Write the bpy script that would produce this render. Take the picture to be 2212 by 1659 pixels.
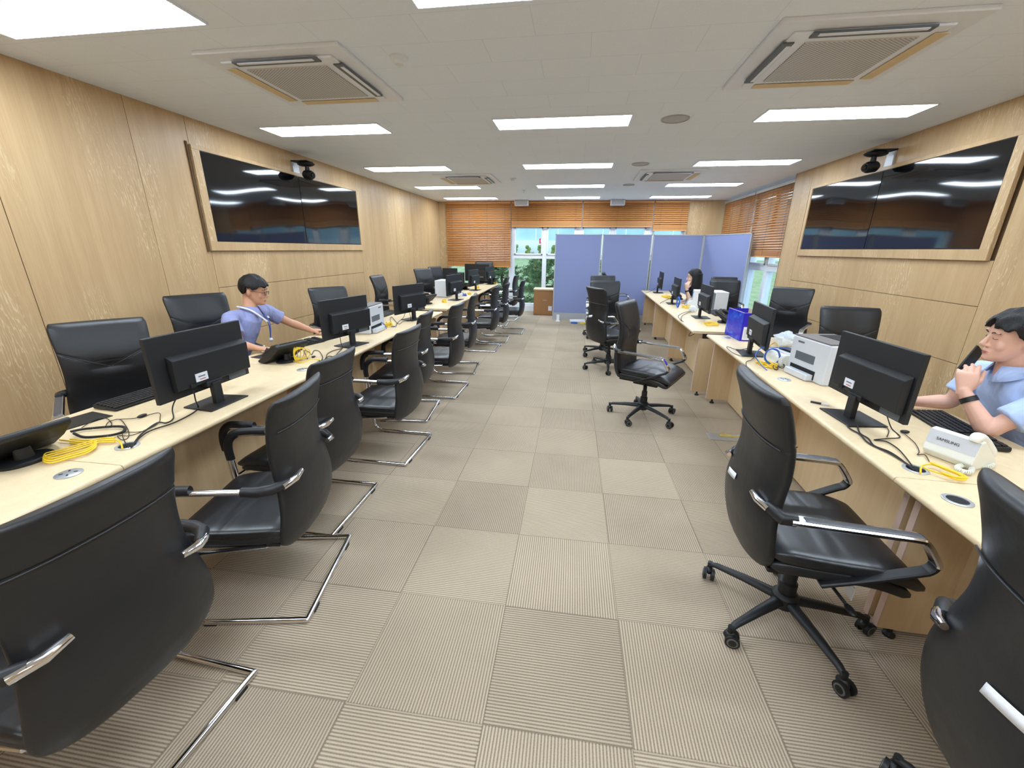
import bpy, bmesh, math, random
from mathutils import Vector, Matrix, noise
random.seed(7)
for o in list(bpy.data.objects): bpy.data.objects.remove(o, do_unlink=True)
SC = bpy.context.scene; COL = SC.collection
PI = math.pi
def R(d): return d*PI/180
# ---------------------------------------------------------------- camera
def make_camera():
    f, yaw, pitch, roll = 889.9, .1509, .3172, .0105
    cy, sy = math.cos(yaw), math.sin(yaw)
    fw = Vector((-sy*math.cos(pitch), cy*math.cos(pitch), -math.sin(pitch)))
    r = Vector((cy, sy, 0)); u = r.cross(fw)
    cr, sr = math.cos(roll), math.sin(roll)
    r2 = cr*r+sr*u; u2 = -sr*r+cr*u
    cd = bpy.data.cameras.new('camera'); co = bpy.data.objects.new('camera', cd); COL.objects.link(co)
    m = Matrix(((r2.x, u2.x, -fw.x, 0), (r2.y, u2.y, -fw.y, 0), (r2.z, u2.z, -fw.z, 1.548), (0, 0, 0, 1)))
    co.matrix_world = m
    cd.sensor_fit = 'HORIZONTAL'; cd.sensor_width = 36; cd.lens = 36*f/2212
    cd.clip_start = .02; cd.clip_end = 200
    SC.camera = co
make_camera()
# ---------------------------------------------------------------- world, exposure
SC.view_settings.view_transform = 'Standard'; SC.view_settings.look = 'None'
SC.view_settings.gamma = 1; SC.view_settings.use_curve_mapping = False
SC.view_settings.exposure = 0.68
LAMP = 17.0           # emission strength of the ceiling panels
w = bpy.data.worlds.new('world'); SC.world = w; w.use_nodes = True
bg = w.node_tree.nodes['Background']; bg.inputs[0].default_value = (.74, .86, 1.0, 1); bg.inputs[1].default_value = 1.7
# ---------------------------------------------------------------- materials
def lin(c):
    return tuple(((x/255)/12.92 if x/255 <= .04045 else ((x/255+.055)/1.055)**2.4) for x in c)
class NT:
    def __init__(s, name):
        s.m = bpy.data.materials.new(name); s.m.use_nodes = True; s.t = s.m.node_tree
        s.b = s.t.nodes['Principled BSDF']
    def n(s, typ, **k):
        x = s.t.nodes.new(typ)
        for a, v in k.items(): setattr(x, a, v)
        return x
    def l(s, a, b): s.t.links.new(a, b)
    def put(s, sock, v):
        if hasattr(v, 'links') or isinstance(v, bpy.types.NodeSocket): s.l(v, sock)
        else: sock.default_value = v
    def math(s, op, a, b=0.0, c=None):
        x = s.n('ShaderNodeMath', operation=op); s.put(x.inputs[0], a); s.put(x.inputs[1], b)
        if c is not None: s.put(x.inputs[2], c)
        return x.outputs[0]
    def mix(s, f, a, b):
        x = s.n('ShaderNodeMix', data_type='RGBA'); s.put(x.inputs[0], f)
        s.put(x.inputs[6], a if not isinstance(a, tuple) else (*a[:3], 1)); s.put(x.inputs[7], b if not isinstance(b, tuple) else (*b[:3], 1))
        return x.outputs[2]
    def obj(s, scale=(1, 1, 1), rot=(0, 0, 0), loc=(0, 0, 0)):
        tc = s.n('ShaderNodeTexCoord'); mp = s.n('ShaderNodeMapping')
        mp.inputs['Scale'].default_value = scale; mp.inputs['Rotation'].default_value = rot; mp.inputs['Location'].default_value = loc
        s.l(tc.outputs['Object'], mp.inputs[0]); return mp.outputs[0]
    def noise(s, vec, sc, det=3, rough=.5, dist=0):
        x = s.n('ShaderNodeTexNoise'); s.l(vec, x.inputs['Vector']); x.inputs['Scale'].default_value = sc
        x.inputs['Detail'].default_value = det; x.inputs['Roughness'].default_value = rough; x.inputs['Distortion'].default_value = dist
        return x.outputs['Fac']
    def ramp(s, f, pts):
        x = s.n('ShaderNodeValToRGB'); s.l(f, x.inputs[0]); e = x.color_ramp.elements
        while len(e) < len(pts): e.new(.5)
        for i, (p, c) in enumerate(pts): e[i].position = p; e[i].color = (*c[:3], 1)
        return x.outputs[0]
    def bump(s, h, dist=.001, strength=1.0):
        x = s.n('ShaderNodeBump'); s.put(x.inputs['Height'], h); x.inputs['Distance'].default_value = dist; x.inputs['Strength'].default_value = strength
        s.l(x.outputs[0], s.b.inputs['Normal'])
def pm(name, rgb, rough=.5, metal=0.0, noise_amt=.06, nscale=30, bump=0, spec=.5, coat=0, sheen=0):
    t = NT(name); c = lin(rgb); v = t.obj()
    f = t.noise(v, nscale, 3)
    t.l(t.mix(f, tuple(x*(1-noise_amt) for x in c), tuple(min(1, x*(1+noise_amt)) for x in c)), t.b.inputs['Base Color'])
    t.b.inputs['Roughness'].default_value = rough; t.b.inputs['Metallic'].default_value = metal
    t.b.inputs['Specular IOR Level'].default_value = spec
    t.b.inputs['Coat Weight'].default_value = coat
    if sheen: t.b.inputs['Sheen Weight'].default_value = sheen
    if bump: t.bump(t.noise(v, nscale*4, 2), bump)
    return t.m
def wood(name, dark, light, rot=(0, 0, 0), sx=1.0, streak=.5, rough=.45):
    """grain runs along local z unless rotated"""
    t = NT(name); v = t.obj(scale=(9*sx, 9*sx, .55*sx), rot=rot)
    a = t.noise(v, 1.6, 5, .6, .6)
    v2 = t.obj(scale=(60*sx, 60*sx, 1.6*sx), rot=rot); b = t.noise(v2, 2.2, 4, .7)
    v3 = t.obj(scale=(3.4*sx, 3.4*sx, .22*sx), rot=rot)
    wv = t.n('ShaderNodeTexWave', wave_type='BANDS', bands_direction='DIAGONAL'); t.l(v3, wv.inputs[0]); wv.inputs['Scale'].default_value = 1.5
    wv.inputs['Distortion'].default_value = 9; wv.inputs['Detail'].default_value = 3; wv.inputs['Detail Scale'].default_value = 1.2
    f = t.math('ADD', t.math('MULTIPLY', a, .55), t.math('MULTIPLY', b, .30)); f = t.math('ADD', f, t.math('MULTIPLY', wv.outputs[1], .15*streak*2))
    t.l(t.ramp(f, [(.32, lin(dark)), (.72, lin(light))]), t.b.inputs['Base Color'])
    t.b.inputs['Roughness'].default_value = rough; t.b.inputs['Specular IOR Level'].default_value = .35
    t.bump(b, .0004, .5)
    return t.m
M = {}
def oak(name, rot=(0, 0, 0), k=1.0):
    t = NT(name); a = t.noise(t.obj(scale=(5, 5, .35), rot=rot), 1.5, 4, .6, .4); b = t.noise(t.obj(scale=(60, 60, 1.8), rot=rot), 2.5, 3, .6)
    f = t.math('ADD', t.math('MULTIPLY', a, .6), t.math('MULTIPLY', b, .4))
    base = t.ramp(f, [(.3, tuple(x*k for x in lin((178, 146, 104)))), (.7, tuple(x*k for x in lin((202, 171, 128))))])
    # pale cathedral flecks
    d = t.noise(t.obj(scale=(2.2, 2.2, .9), rot=rot), 1.0, 2, .5); wv = t.n('ShaderNodeTexWave', wave_type='BANDS', bands_direction='DIAGONAL')
    t.l(t.obj(scale=(7, 7, .9), rot=rot), wv.inputs[0]); wv.inputs['Scale'].default_value = 3.2; wv.inputs['Distortion'].default_value = 14; wv.inputs['Detail'].default_value = 3; wv.inputs['Detail Scale'].default_value = 1.4
    mr = t.n('ShaderNodeMapRange'); t.l(wv.outputs[1], mr.inputs[0]); mr.inputs[1].default_value = .86; mr.inputs[2].default_value = 1.0
    gate = t.n('ShaderNodeMapRange'); t.l(d, gate.inputs[0]); gate.inputs[1].default_value = .50; gate.inputs[2].default_value = .62
    fl = t.math('MULTIPLY', t.math('MULTIPLY', mr.outputs[0], gate.outputs[0]), .55)
    t.l(t.mix(fl, base, tuple(x*k for x in lin((232, 210, 172)))), t.b.inputs['Base Color'])
    t.b.inputs['Roughness'].default_value = .42; t.b.inputs['Specular IOR Level'].default_value = .4
    return t.m
M['wall_v'] = oak('oak_panel_vertical')
M['wall_h'] = oak('oak_panel_horizontal', rot=(R(90), 0, 0))
M['wall_b'] = oak('oak_panel_column', k=.93)
M['groove'] = pm('dark_groove', (96, 72, 44), .8)
M['desk'] = wood('pale_desk_laminate', (214, 191, 152), (228, 207, 170), rot=(R(90), 0, 0), sx=1.4, streak=.1, rough=.38)
M['desk_panel'] = wood('desk_side_laminate', (206, 178, 138), (222, 196, 156), rot=(R(90), 0, 0), sx=1.4, streak=.15)
M['desk_edge'] = pm('desk_edge_band', (205, 176, 158), .5)
def leather():
    t = NT('black_leather'); v = t.obj(); n1 = t.noise(v, 4, 4, .55); n2 = t.noise(v, 260, 2)
    t.l(t.mix(n1, lin((17, 18, 20)), lin((30, 31, 34))), t.b.inputs['Base Color'])
    t.b.inputs['Roughness'].default_value = .42; t.b.inputs['Specular IOR Level'].default_value = .55
    h = t.math('ADD', t.math('MULTIPLY', n2, .12), t.math('MULTIPLY', t.noise(v, 7, 3), 3.0)); t.bump(h, .0018, .8)
    return t.m
M['leather'] = leather()
def leather_seat():
    t = NT('creased_seat_leather'); v = t.obj(scale=(1.6, 9, 1.6)); n1 = t.noise(v, 1.6, 1, .4, .3); n2 = t.noise(t.obj(), 260, 2)
    t.l(t.mix(n1, lin((16, 17, 19)), lin((28, 29, 32))), t.b.inputs['Base Color'])
    t.b.inputs['Roughness'].default_value = .36; t.b.inputs['Specular IOR Level'].default_value = .6
    h = t.math('ADD', t.math('MULTIPLY', n2, .03), t.math('MULTIPLY', n1, 3.0)); t.bump(h, .0028, .7)
    return t.m
M['seat_leather'] = leather_seat()
M['chrome'] = pm('polished_chrome', (225, 226, 230), .09, 1.0, .02)
M['arm_black'] = pm('black_armrest_pad', (26, 27, 30), .45, 0, .1, 40)
M['arm_top'] = pm('grey_armrest_inlay', (70, 71, 76), .4, 0, .05)
M['plastic'] = pm('black_plastic', (20, 21, 23), .5, 0, .12, 60, bump=.0002)
M['seam'] = pm('leather_seam', (44, 45, 49), .45)
M['wheel'] = pm('grey_wheel_rim', (96, 96, 94), .5)
M['mon'] = pm('black_monitor_shell', (27, 28, 31), .55, 0, .08, 200, bump=.0001)
M['screen'] = pm('dark_screen', (8, 9, 11), .12, 0, .02)
M['sticker'] = pm('white_sticker', (232, 233, 238), .5, 0, .02)
M['label_grey'] = pm('grey_rating_label', (92, 98, 104), .5, 0, .15, 300)
M['ink'] = pm('grey_ink', (110, 115, 130), .6)
M['ink_dark'] = pm('dark_ink', (66, 68, 72), .6)
M['ink_red'] = pm('red_ink', (190, 80, 80), .6)
M['steel'] = pm('grommet_steel', (190, 196, 202), .3, .6, .03)
M['white'] = pm('white_plastic', (222, 224, 228), .45, 0, .02)
M['ivory'] = pm('ivory_plastic', (235, 235, 226), .4, 0, .02)
M['printer'] = pm('light_grey_plastic', (206, 209, 214), .45, 0, .02)
M['printer_top'] = pm('taupe_plastic', (112, 104, 102), .5, 0, .03)
M['dark'] = pm('dark_void', (18, 18, 20), .8)
M['yellow'] = pm('yellow_cable', (238, 200, 40), .45, 0, .05)
M['blue'] = pm('blue_cable', (40, 98, 190), .45, 0, .05)
M['black_cable'] = pm('black_cable', (22, 22, 25), .5, 0, .05)
M['white_cable'] = pm('cream_cable', (222, 222, 206), .5, 0, .05)
M['key'] = pm('black_keycap', (24, 25, 28), .5, 0, .1)
M['ceil_metal'] = pm('white_enamel', (228, 232, 242), .4, 0, .02)
M['tape'] = pm('masking_tape', (214, 190, 150), .7, 0, .06)
M['frame_white'] = pm('white_window_frame', (226, 230, 236), .35, 0, .02)
M['alu'] = pm('grey_aluminium', (176, 178, 178), .4, .3, .04)
M['skin_a'] = pm('skin_tanned', (205, 152, 122), .5, 0, .06, 12)
M['skin_b'] = pm('skin_light', (222, 174, 152), .5, 0, .05, 12)
M['skin_c'] = pm('skin_pale', (228, 186, 162), .5, 0, .05, 12)
M['lips'] = pm('lips', (178, 104, 98), .5); M['eye'] = pm('eye_dark', (28, 22, 20), .3); M['eyewhite'] = pm('eye_white', (225, 218, 210), .4)
def hairm(name, rgb):
    t = NT(name); v = t.obj(scale=(70, 70, 8)); n = t.noise(v, 3, 3)
    t.l(t.mix(n, tuple(x*.6 for x in lin(rgb)), tuple(x*1.8 for x in lin(rgb))), t.b.inputs['Base Color']); t.b.inputs['Roughness'].default_value = .5
    t.b.inputs['Specular IOR Level'].default_value = .35; t.bump(n, .004, .9); return t.m
M['hair'] = hairm('black_hair', (15, 13, 14))
def cloth(name, rgb, weave=900):
    t = NT(name); v = t.obj(); n = t.noise(v, 5, 4, .55); n2 = t.noise(v, weave, 1); c = lin(rgb)
    t.l(t.mix(n2, tuple(x*.93 for x in c), tuple(min(1, x*1.06) for x in c)), t.b.inputs['Base Color']); t.b.inputs['Roughness'].default_value = .85
    n3 = t.noise(t.obj(scale=(1, 1, .45), rot=(.5, .3, 0)), 11, 2, .5, 1.2)
    if weave > 800: t.bump(t.math('ADD', t.math('MULTIPLY', n3, 2.0), t.math('MULTIPLY', n2, .02)), .013, .9)
    return t.m
M['shirt_a'] = cloth('periwinkle_shirt', (146, 152, 196)); M['shirt_b'] = cloth('pale_blue_shirt', (176, 196, 236)); M['shirt_c'] = cloth('grey_green_shirt', (196, 204, 192))
M['trousers'] = cloth('navy_trousers', (44, 50, 68)); M['lanyard_blue'] = pm('blue_lanyard', (36, 80, 176), .6); M['white_strap'] = pm('white_neckband', (224, 226, 236), .4)
M['partition'] = cloth('blue_partition_fabric', (130, 139, 180), 700)
M['carton'] = pm('brown_cabinet_wood', (158, 112, 66), .5, 0, .12, 8)
M['boxin'] = pm('raw_board', (205, 190, 160), .8)
M['red'] = pm('red_sign', (210, 40, 52), .5)
M['ext_white'] = pm('white_parapet', (232, 238, 244), .6)
M['ext_dark'] = pm('slate_roof', (92, 104, 118), .6)
def blind_m():
    t = NT('orange_wood_slat'); v = t.obj(scale=(.8, .8, 40)); n = t.noise(v, 6, 4)
    n2 = t.noise(t.obj(scale=(1, 1, 30)), 2.0, 2)
    t.l(t.mix(n2, t.mix(n, lin((150, 97, 50)), lin((168, 112, 60))), lin((182, 127, 72))), t.b.inputs['Base Color']); t.b.inputs['Roughness'].default_value = .38
    return t.m
M['blind'] = blind_m(); M['blind_rail'] = pm('wooden_blind_rail', (206, 146, 80), .4, 0, .06, 14)
def emis(name, c, s):
    t = NT(name); t.b.inputs['Base Color'].default_value = (.9, .9, .9, 1); t.b.inputs['Emission Color'].default_value = (*c, 1); t.b.inputs['Emission Strength'].default_value = s; return t.m
M['lamp'] = emis('lit_diffuser', (.74, .865, 1.0), LAMP)
def glass_m():
    t = NT('window_glass'); out = t.t.nodes['Material Output']; tr = t.n('ShaderNodeBsdfTransparent'); gl = t.n('ShaderNodeBsdfGlossy'); gl.inputs['Roughness'].default_value = .02
    tr.inputs[0].default_value = (.86, .95, .97, 1); fr = t.n('ShaderNodeFresnel'); fr.inputs[0].default_value = 1.45; mx = t.n('ShaderNodeMixShader')
    geo = t.n('ShaderNodeNewGeometry'); t.l(t.math('MULTIPLY', fr.outputs[0], t.math('SUBTRACT', 1, geo.outputs['Backfacing'])), mx.inputs[0]); t.l(tr.outputs[0], mx.inputs[1]); t.l(gl.outputs[0], mx.inputs[2]); t.l(mx.outputs[0], out.inputs[0]); return t.m
M['glass'] = glass_m()
M['lens'] = glass_m(); M['lens'].name = 'spectacle_lens'
def bag_m():
    t = NT('clear_plastic_bag'); t.b.inputs['Base Color'].default_value = (.82, .9, .97, 1); t.b.inputs['Alpha'].default_value = .55; t.b.inputs['Roughness'].default_value = .15
    t.bump(t.noise(t.obj(), 35, 3), .01); return t.m
M['bag'] = bag_m()
def tvm():
    t = NT('glossy_black_display'); v = t.obj(); t.b.inputs['Base Color'].default_value = (*lin((10, 11, 14)), 1); t.b.inputs['Roughness'].default_value = .05
    t.b.inputs['Specular IOR Level'].default_value = .8
    t.bump(t.noise(v, 1.2, 0), .012, .6); return t.m
M['tv'] = tvm()
def carpet():
    t = NT('ribbed_carpet_tiles'); v = t.obj(rot=(0, 0, -.012), loc=(.199+.0235+20, -1.9565+.0024+20, 0))
    sp = t.n('ShaderNodeSeparateXYZ'); t.l(v, sp.inputs[0]); x, y = sp.outputs[0], sp.outputs[1]
    tx = t.math('FLOOR', t.math('MULTIPLY', x, 2)); ty = t.math('FLOOR', t.math('MULTIPLY', y, 2))
    par = t.math('MODULO', t.math('ADD', t.math('ADD', tx, ty), 200), 2)
    fx = t.math('SINE', t.math('MULTIPLY', x, 2*PI/.0112)); fy = t.math('SINE', t.math('MULTIPLY', y, 2*PI/.0112))
    mixs = t.math('ADD', t.math('MULTIPLY', fx, par), t.math('MULTIPLY', fy, t.math('SUBTRACT', 1, par)))
    cb = t.n('ShaderNodeCombineXYZ'); t.l(tx, cb.inputs[0]); t.l(ty, cb.inputs[1]); wn = t.n('ShaderNodeTexWhiteNoise', noise_dimensions='3D'); t.l(cb.outputs[0], wn.inputs[0])
    fine = t.noise(t.obj(), 240, 2, .7); mid = t.noise(t.obj(), 3, 4, .6)
    rib = t.math('ADD', t.math('MULTIPLY', mixs, .5), .5)
    rib2 = t.math('ADD', t.math('MULTIPLY', rib, .62), t.math('MULTIPLY', fine, .55))
    c = t.ramp(rib2, [(.12, lin((110, 96, 82))), (.46, lin((155, 139, 119))), (.86, lin((186, 170, 148)))])
    br = t.math('ADD', t.math('MULTIPLY', wn.outputs[0], .16), t.math('MULTIPLY', mid, .22)); br = t.math('ADD', br, .78)
    ex = t.math('ABSOLUTE', t.math('SUBTRACT', t.math('FRACT', t.math('MULTIPLY', x, 2)), .5)); ey = t.math('ABSOLUTE', t.math('SUBTRACT', t.math('FRACT', t.math('MULTIPLY', y, 2)), .5))
    edge = t.math('GREATER_THAN', t.math('MAXIMUM', ex, ey), .4945); br = t.math('MULTIPLY', br, t.math('SUBTRACT', 1, t.math('MULTIPLY', edge, .28)))
    sc = t.n('ShaderNodeVectorMath', operation='SCALE'); t.l(c, sc.inputs[0]); t.l(br, sc.inputs['Scale'])
    t.l(sc.outputs[0], t.b.inputs['Base Color']); t.b.inputs['Roughness'].default_value = .95; t.b.inputs['Specular IOR Level'].default_value = .1
    t.bump(rib2, .002, .6); return t.m
M['carpet'] = carpet()
def ceilm():
    t = NT('white_ceiling_tiles'); v = t.obj(rot=(0, 0, 0)); br = t.n('ShaderNodeTexBrick'); t.l(v, br.inputs[0]); br.inputs['Scale'].default_value = 1
    br.offset = .5; br.inputs['Brick Width'].default_value = .6; br.inputs['Row Height'].default_value = .3; br.inputs['Mortar Size'].default_value = .0022; br.inputs['Mortar Smooth'].default_value = .3
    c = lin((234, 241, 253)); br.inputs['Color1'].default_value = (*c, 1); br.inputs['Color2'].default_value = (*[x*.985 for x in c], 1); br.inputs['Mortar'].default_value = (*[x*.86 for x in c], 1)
    n = t.noise(v, 120, 3, .7); sc = t.n('ShaderNodeVectorMath', operation='SCALE'); t.l(br.outputs[0], sc.inputs[0]); t.l(t.math('ADD', t.math('MULTIPLY', n, .12), .94), sc.inputs['Scale'])
    t.l(sc.outputs[0], t.b.inputs['Base Color']); t.b.inputs['Roughness'].default_value = .9; t.bump(n, .0008, .5); return t.m
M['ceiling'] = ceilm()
def grille_m():
    t = NT('perforated_grille'); v = t.obj(); sp = t.n('ShaderNodeSeparateXYZ'); t.l(v, sp.inputs[0])
    a = t.math('SINE', t.math('MULTIPLY', sp.outputs[0], 2*PI/.024)); b = t.math('SINE', t.math('MULTIPLY', sp.outputs[1], 2*PI/.018))
    f = t.math('GREATER_THAN', t.math('MULTIPLY', a, b), -.12)
    t.l(t.mix(f, lin((132, 132, 138)), lin((206, 204, 204))), t.b.inputs['Base Color']); t.b.inputs['Roughness'].default_value = .5; return t.m
M['grille'] = grille_m()
def bluebox_m():
    t = NT('printed_blue_carton'); v = t.obj(); n = t.noise(v, 9, 3, .6, 1.5)
    t.l(t.ramp(n, [(.45, lin((36, 22, 190))), (.6, lin((30, 90, 215))), (.75, lin((90, 200, 235)))]), t.b.inputs['Base Color']); t.b.inputs['Roughness'].default_value = .3; return t.m
M['bluebox'] = bluebox_m(); M['bluebox_plain'] = pm('plain_blue_carton', (36, 20, 186), .35, 0, .03)
def foliage(name, a, b):
    t = NT(name); n = t.noise(t.obj(), 2.5, 4, .7); t.l(t.ramp(n, [(.35, lin(a)), (.7, lin(b))]), t.b.inputs['Base Color']); t.b.inputs['Roughness'].default_value = .8; return t.m
M['pine'] = foliage('pine_needles', (58, 84, 56), (128, 150, 96)); M['lawn'] = foliage('lawn', (122, 140, 98), (160, 172, 128)); M['shrub'] = foliage('shrub_leaves', (84, 104, 50), (150, 160, 90))
M['bark'] = pm('bark', (84, 66, 50), .9, 0, .2)
def ext_panel():
    t = NT('translucent_blue_panels'); n = t.noise(t.obj(), .6, 3); t.l(t.ramp(n, [(.3, lin((150, 186, 214))), (.7, lin((190, 214, 230)))]), t.b.inputs['Base Color']); t.b.inputs['Roughness'].default_value = .4; return t.m
M['ext_blue'] = ext_panel(); M['pave'] = pm('pavement', (176, 178, 176), .9, 0, .1, 2)
# ---------------------------------------------------------------- mesh builder
class MB:
    def __init__(s): s.v = []; s.f = []; s.m = []; s.mats = []; s.cur = 0
    def mat(s, m):
        if m not in s.mats: s.mats.append(m)
        s.cur = s.mats.index(m); return s
    def add(s, vs, fs, T=None):
        b = len(s.v)
        s.v += [tuple(T @ Vector(p)) if T else tuple(p) for p in vs]
        s.f += [tuple(b+i for i in f) for f in fs]; s.m += [s.cur]*len(fs); return s
    def box(s, c, d, T=None, rz=0):
        x, y, z = c; a, b, h = d[0]/2, d[1]/2, d[2]/2
        vs = [(i*a, j*b, k*h) for k in (-1, 1) for j in (-1, 1) for i in (-1, 1)]
        ca, sa = math.cos(rz), math.sin(rz)
        vs = [(x+p*ca-q*sa, y+p*sa+q*ca, z+r) for p, q, r in vs]
        return s.add(vs, [(0, 2, 3, 1), (4, 5, 7, 6), (0, 1, 5, 4), (2, 6, 7, 3), (0, 4, 6, 2), (1, 3, 7, 5)], T)
    def bb(s, lo, hi, T=None): return s.box([(a+b)/2 for a, b in zip(lo, hi)], [abs(b-a) for a, b in zip(lo, hi)], T)
    def rings(s, rings, cap=True, closed=False, T=None):
        n = len(rings[0]); vs = [p for r in rings for p in r]; fs = []
        k = len(rings); rng = range(k if closed else k-1)
        for i in rng:
            j = (i+1) % k
            for a in range(n):
                b = (a+1) % n; fs.append((i*n+a, i*n+b, j*n+b, j*n+a))
        if cap and not closed:
            fs.append(tuple(range(n-1, -1, -1))); fs.append(tuple((k-1)*n+a for a in range(n)))
        return s.add(vs, fs, T)
    def tube(s, pts, r, n=10, closed=False, T=None, flat=1.0, up=None, smooth_path=0):
        pts = [Vector(p) for p in pts]
        rr = r if isinstance(r, (list, tuple)) else [r]*len(pts)
        if smooth_path: pts, rr = spline(pts, rr, smooth_path, closed)
        k = len(pts); rings = []; prev = None
        for i, p in enumerate(pts):
            if closed: t = pts[(i+1) % k]-pts[i-1]
            else: t = pts[min(i+1, k-1)]-pts[max(i-1, 0)]
            if t.length < 1e-9: t = Vector((0, 0, 1))
            t.normalize()
            if prev is None:
                u0 = Vector(up) if up else (Vector((0, 0, 1)) if abs(t.z) < .9 else Vector((1, 0, 0)))
                a = t.cross(u0).normalized()
            else: a = (prev - t*prev.dot(t)); a = a.normalized() if a.length > 1e-6 else prev
            prev = a; b = a.cross(t)
            rings.append([p+a*math.cos(2*PI*j/n)*rr[i]+b*math.sin(2*PI*j/n)*rr[i]*flat for j in range(n)])
        return s.rings(rings, True, closed, T)
    def lathe(s, prof, n=20, T=None, c=(0, 0, 0)):
        rings = [[(c[0]+r*math.cos(2*PI*j/n), c[1]+r*math.sin(2*PI*j/n), c[2]+z) for j in range(n)] for r, z in prof]
        return s.rings(rings, True, False, T)
    def ell(s, c, r, T=None, n=16, m=10, rot=None):
        rings = []
        Q = rot or Matrix.Identity(3)
        for i in range(1, m):
            th = PI*i/m
            rings.append([Vector(c)+Q @ Vector((r[0]*math.sin(th)*math.cos(2*PI*j/n), r[1]*math.sin(th)*math.sin(2*PI*j/n), -r[2]*math.cos(th))) for j in range(n)])
        return s.rings(rings, True, False, T)
    def prism(s, poly, a, b, axis='x', T=None):
        """poly: 2D points in the two other axes; extruded along axis from a to b"""
        def P(t, p):
            return {'x': (t, p[0], p[1]), 'y': (p[0], t, p[1]), 'z': (p[0], p[1], t)}[axis]
        n = len(poly); vs = [P(a, p) for p in poly]+[P(b, p) for p in poly]
        return s.add(vs, [tuple(range(n-1, -1, -1)), tuple(range(n, 2*n))]+[(i, (i+1) % n, n+(i+1) % n, n+i) for i in range(n)], T)
    def build(s, name, m=None, parent=None, smooth=True, bevel=0, seg=2, sub=0, remesh=0, sm=0):
        me = bpy.data.meshes.new(name); me.from_pydata(s.v, [], s.f); me.update()
        bm = bmesh.new(); bm.from_mesh(me); bmesh.ops.recalc_face_normals(bm, faces=bm.faces); bm.to_mesh(me); bm.free()
        if s.mats:
            for k in s.mats: me.materials.append(M[k])
            for p, i in zip(me.polygons, s.m): p.material_index = i
        if m: me.materials.append(M[m]) if not s.mats else None
        for p in me.polygons: p.use_smooth = smooth
        o = bpy.data.objects.new(name, me); COL.objects.link(o)
        if parent: o.parent = parent
        if smooth and not remesh:
            try: me.set_sharp_from_angle(angle=R(38))
            except Exception: pass
        if bevel:
            b = o.modifiers.new('bevel', 'BEVEL'); b.width = bevel; b.segments = seg; b.limit_method = 'ANGLE'; b.angle_limit = R(40)
        if remesh:
            r = o.modifiers.new('remesh', 'REMESH'); r.mode = 'VOXEL'; r.voxel_size = remesh; r.use_smooth_shade = True
            if sm:
                q = o.modifiers.new('smooth', 'SMOOTH'); q.factor = .5; q.iterations = sm
        if sub:
            q = o.modifiers.new('sub', 'SUBSURF'); q.levels = sub; q.render_levels = sub
        return o
def spline(pts, rr, k, closed=False):
    n = len(pts); out = []; ro = []
    rng = range(n if closed else n-1)
    for i in rng:
        g = (lambda j: j % n) if closed else (lambda j: max(0, min(n-1, j)))
        p0, p1, p2, p3 = pts[g(i-1)], pts[g(i)], pts[g(i+1)], pts[g(i+2)]
        for q in range(k):
            t = q/k
            out.append(.5*((2*p1)+(p2-p0)*t+(2*p0-5*p1+4*p2-p3)*t*t+(3*p1-p0-3*p2+p3)*t**3)); ro.append(rr[g(i)]*(1-t)+rr[g(i+1)]*t)
    if not closed: out.append(pts[-1]); ro.append(rr[-1])
    return out, ro
def text_mesh(name, s, size, m, parent, T, depth=.0006):
    cu = bpy.data.curves.new(name, 'FONT'); cu.body = s; cu.size = size; cu.extrude = depth; cu.align_x = 'CENTER'; cu.align_y = 'CENTER'
    tmp = bpy.data.objects.new(name, cu); COL.objects.link(tmp)
    dg = bpy.context.evaluated_depsgraph_get(); me = bpy.data.meshes.new_from_object(tmp.evaluated_get(dg)); bpy.data.objects.remove(tmp, do_unlink=True)
    me.transform(T); me.materials.clear(); me.materials.append(M[m]); o = bpy.data.objects.new(name, me); COL.objects.link(o)
    if parent: o.parent = parent
    return o
def tag(o, label=None, cat=None, group=None, kind=None):
    if label: o['label'] = label
    if cat: o['category'] = cat
    if group: o['group'] = group
    if kind: o['kind'] = kind
    return o
def thing(name, label, cat, loc=(0, 0, 0), rz=0, group=None):
    o = bpy.data.objects.new(name, None); COL.objects.link(o); o.location = loc; o.rotation_euler = (0, 0, rz); o.empty_display_size = .1
    return tag(o, label, cat, group)
def kids(o): return [c for c in COL.objects if c.parent == o]
def dup(root, loc, rz, label, group=None, scale=None):
    def cp(o, par):
        c = o.copy(); COL.objects.link(c)
        if par: c.parent = par
        for k in KID.get(o.name) or kids(o): cp(k, c)
        return c
    c = cp(root, None); c.location = loc; c.rotation_euler = (0, 0, rz); tag(c, label, None, group)
    if scale: c.scale = scale
    return c
KID = {}
def TR(loc=(0, 0, 0), rx=0, ry=0, rz=0):
    return Matrix.Translation(loc) @ Matrix.Rotation(rz, 4, 'Z') @ Matrix.Rotation(ry, 4, 'Y') @ Matrix.Rotation(rx, 4, 'X')
def struct(o): o['kind'] = 'structure'; return o
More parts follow.
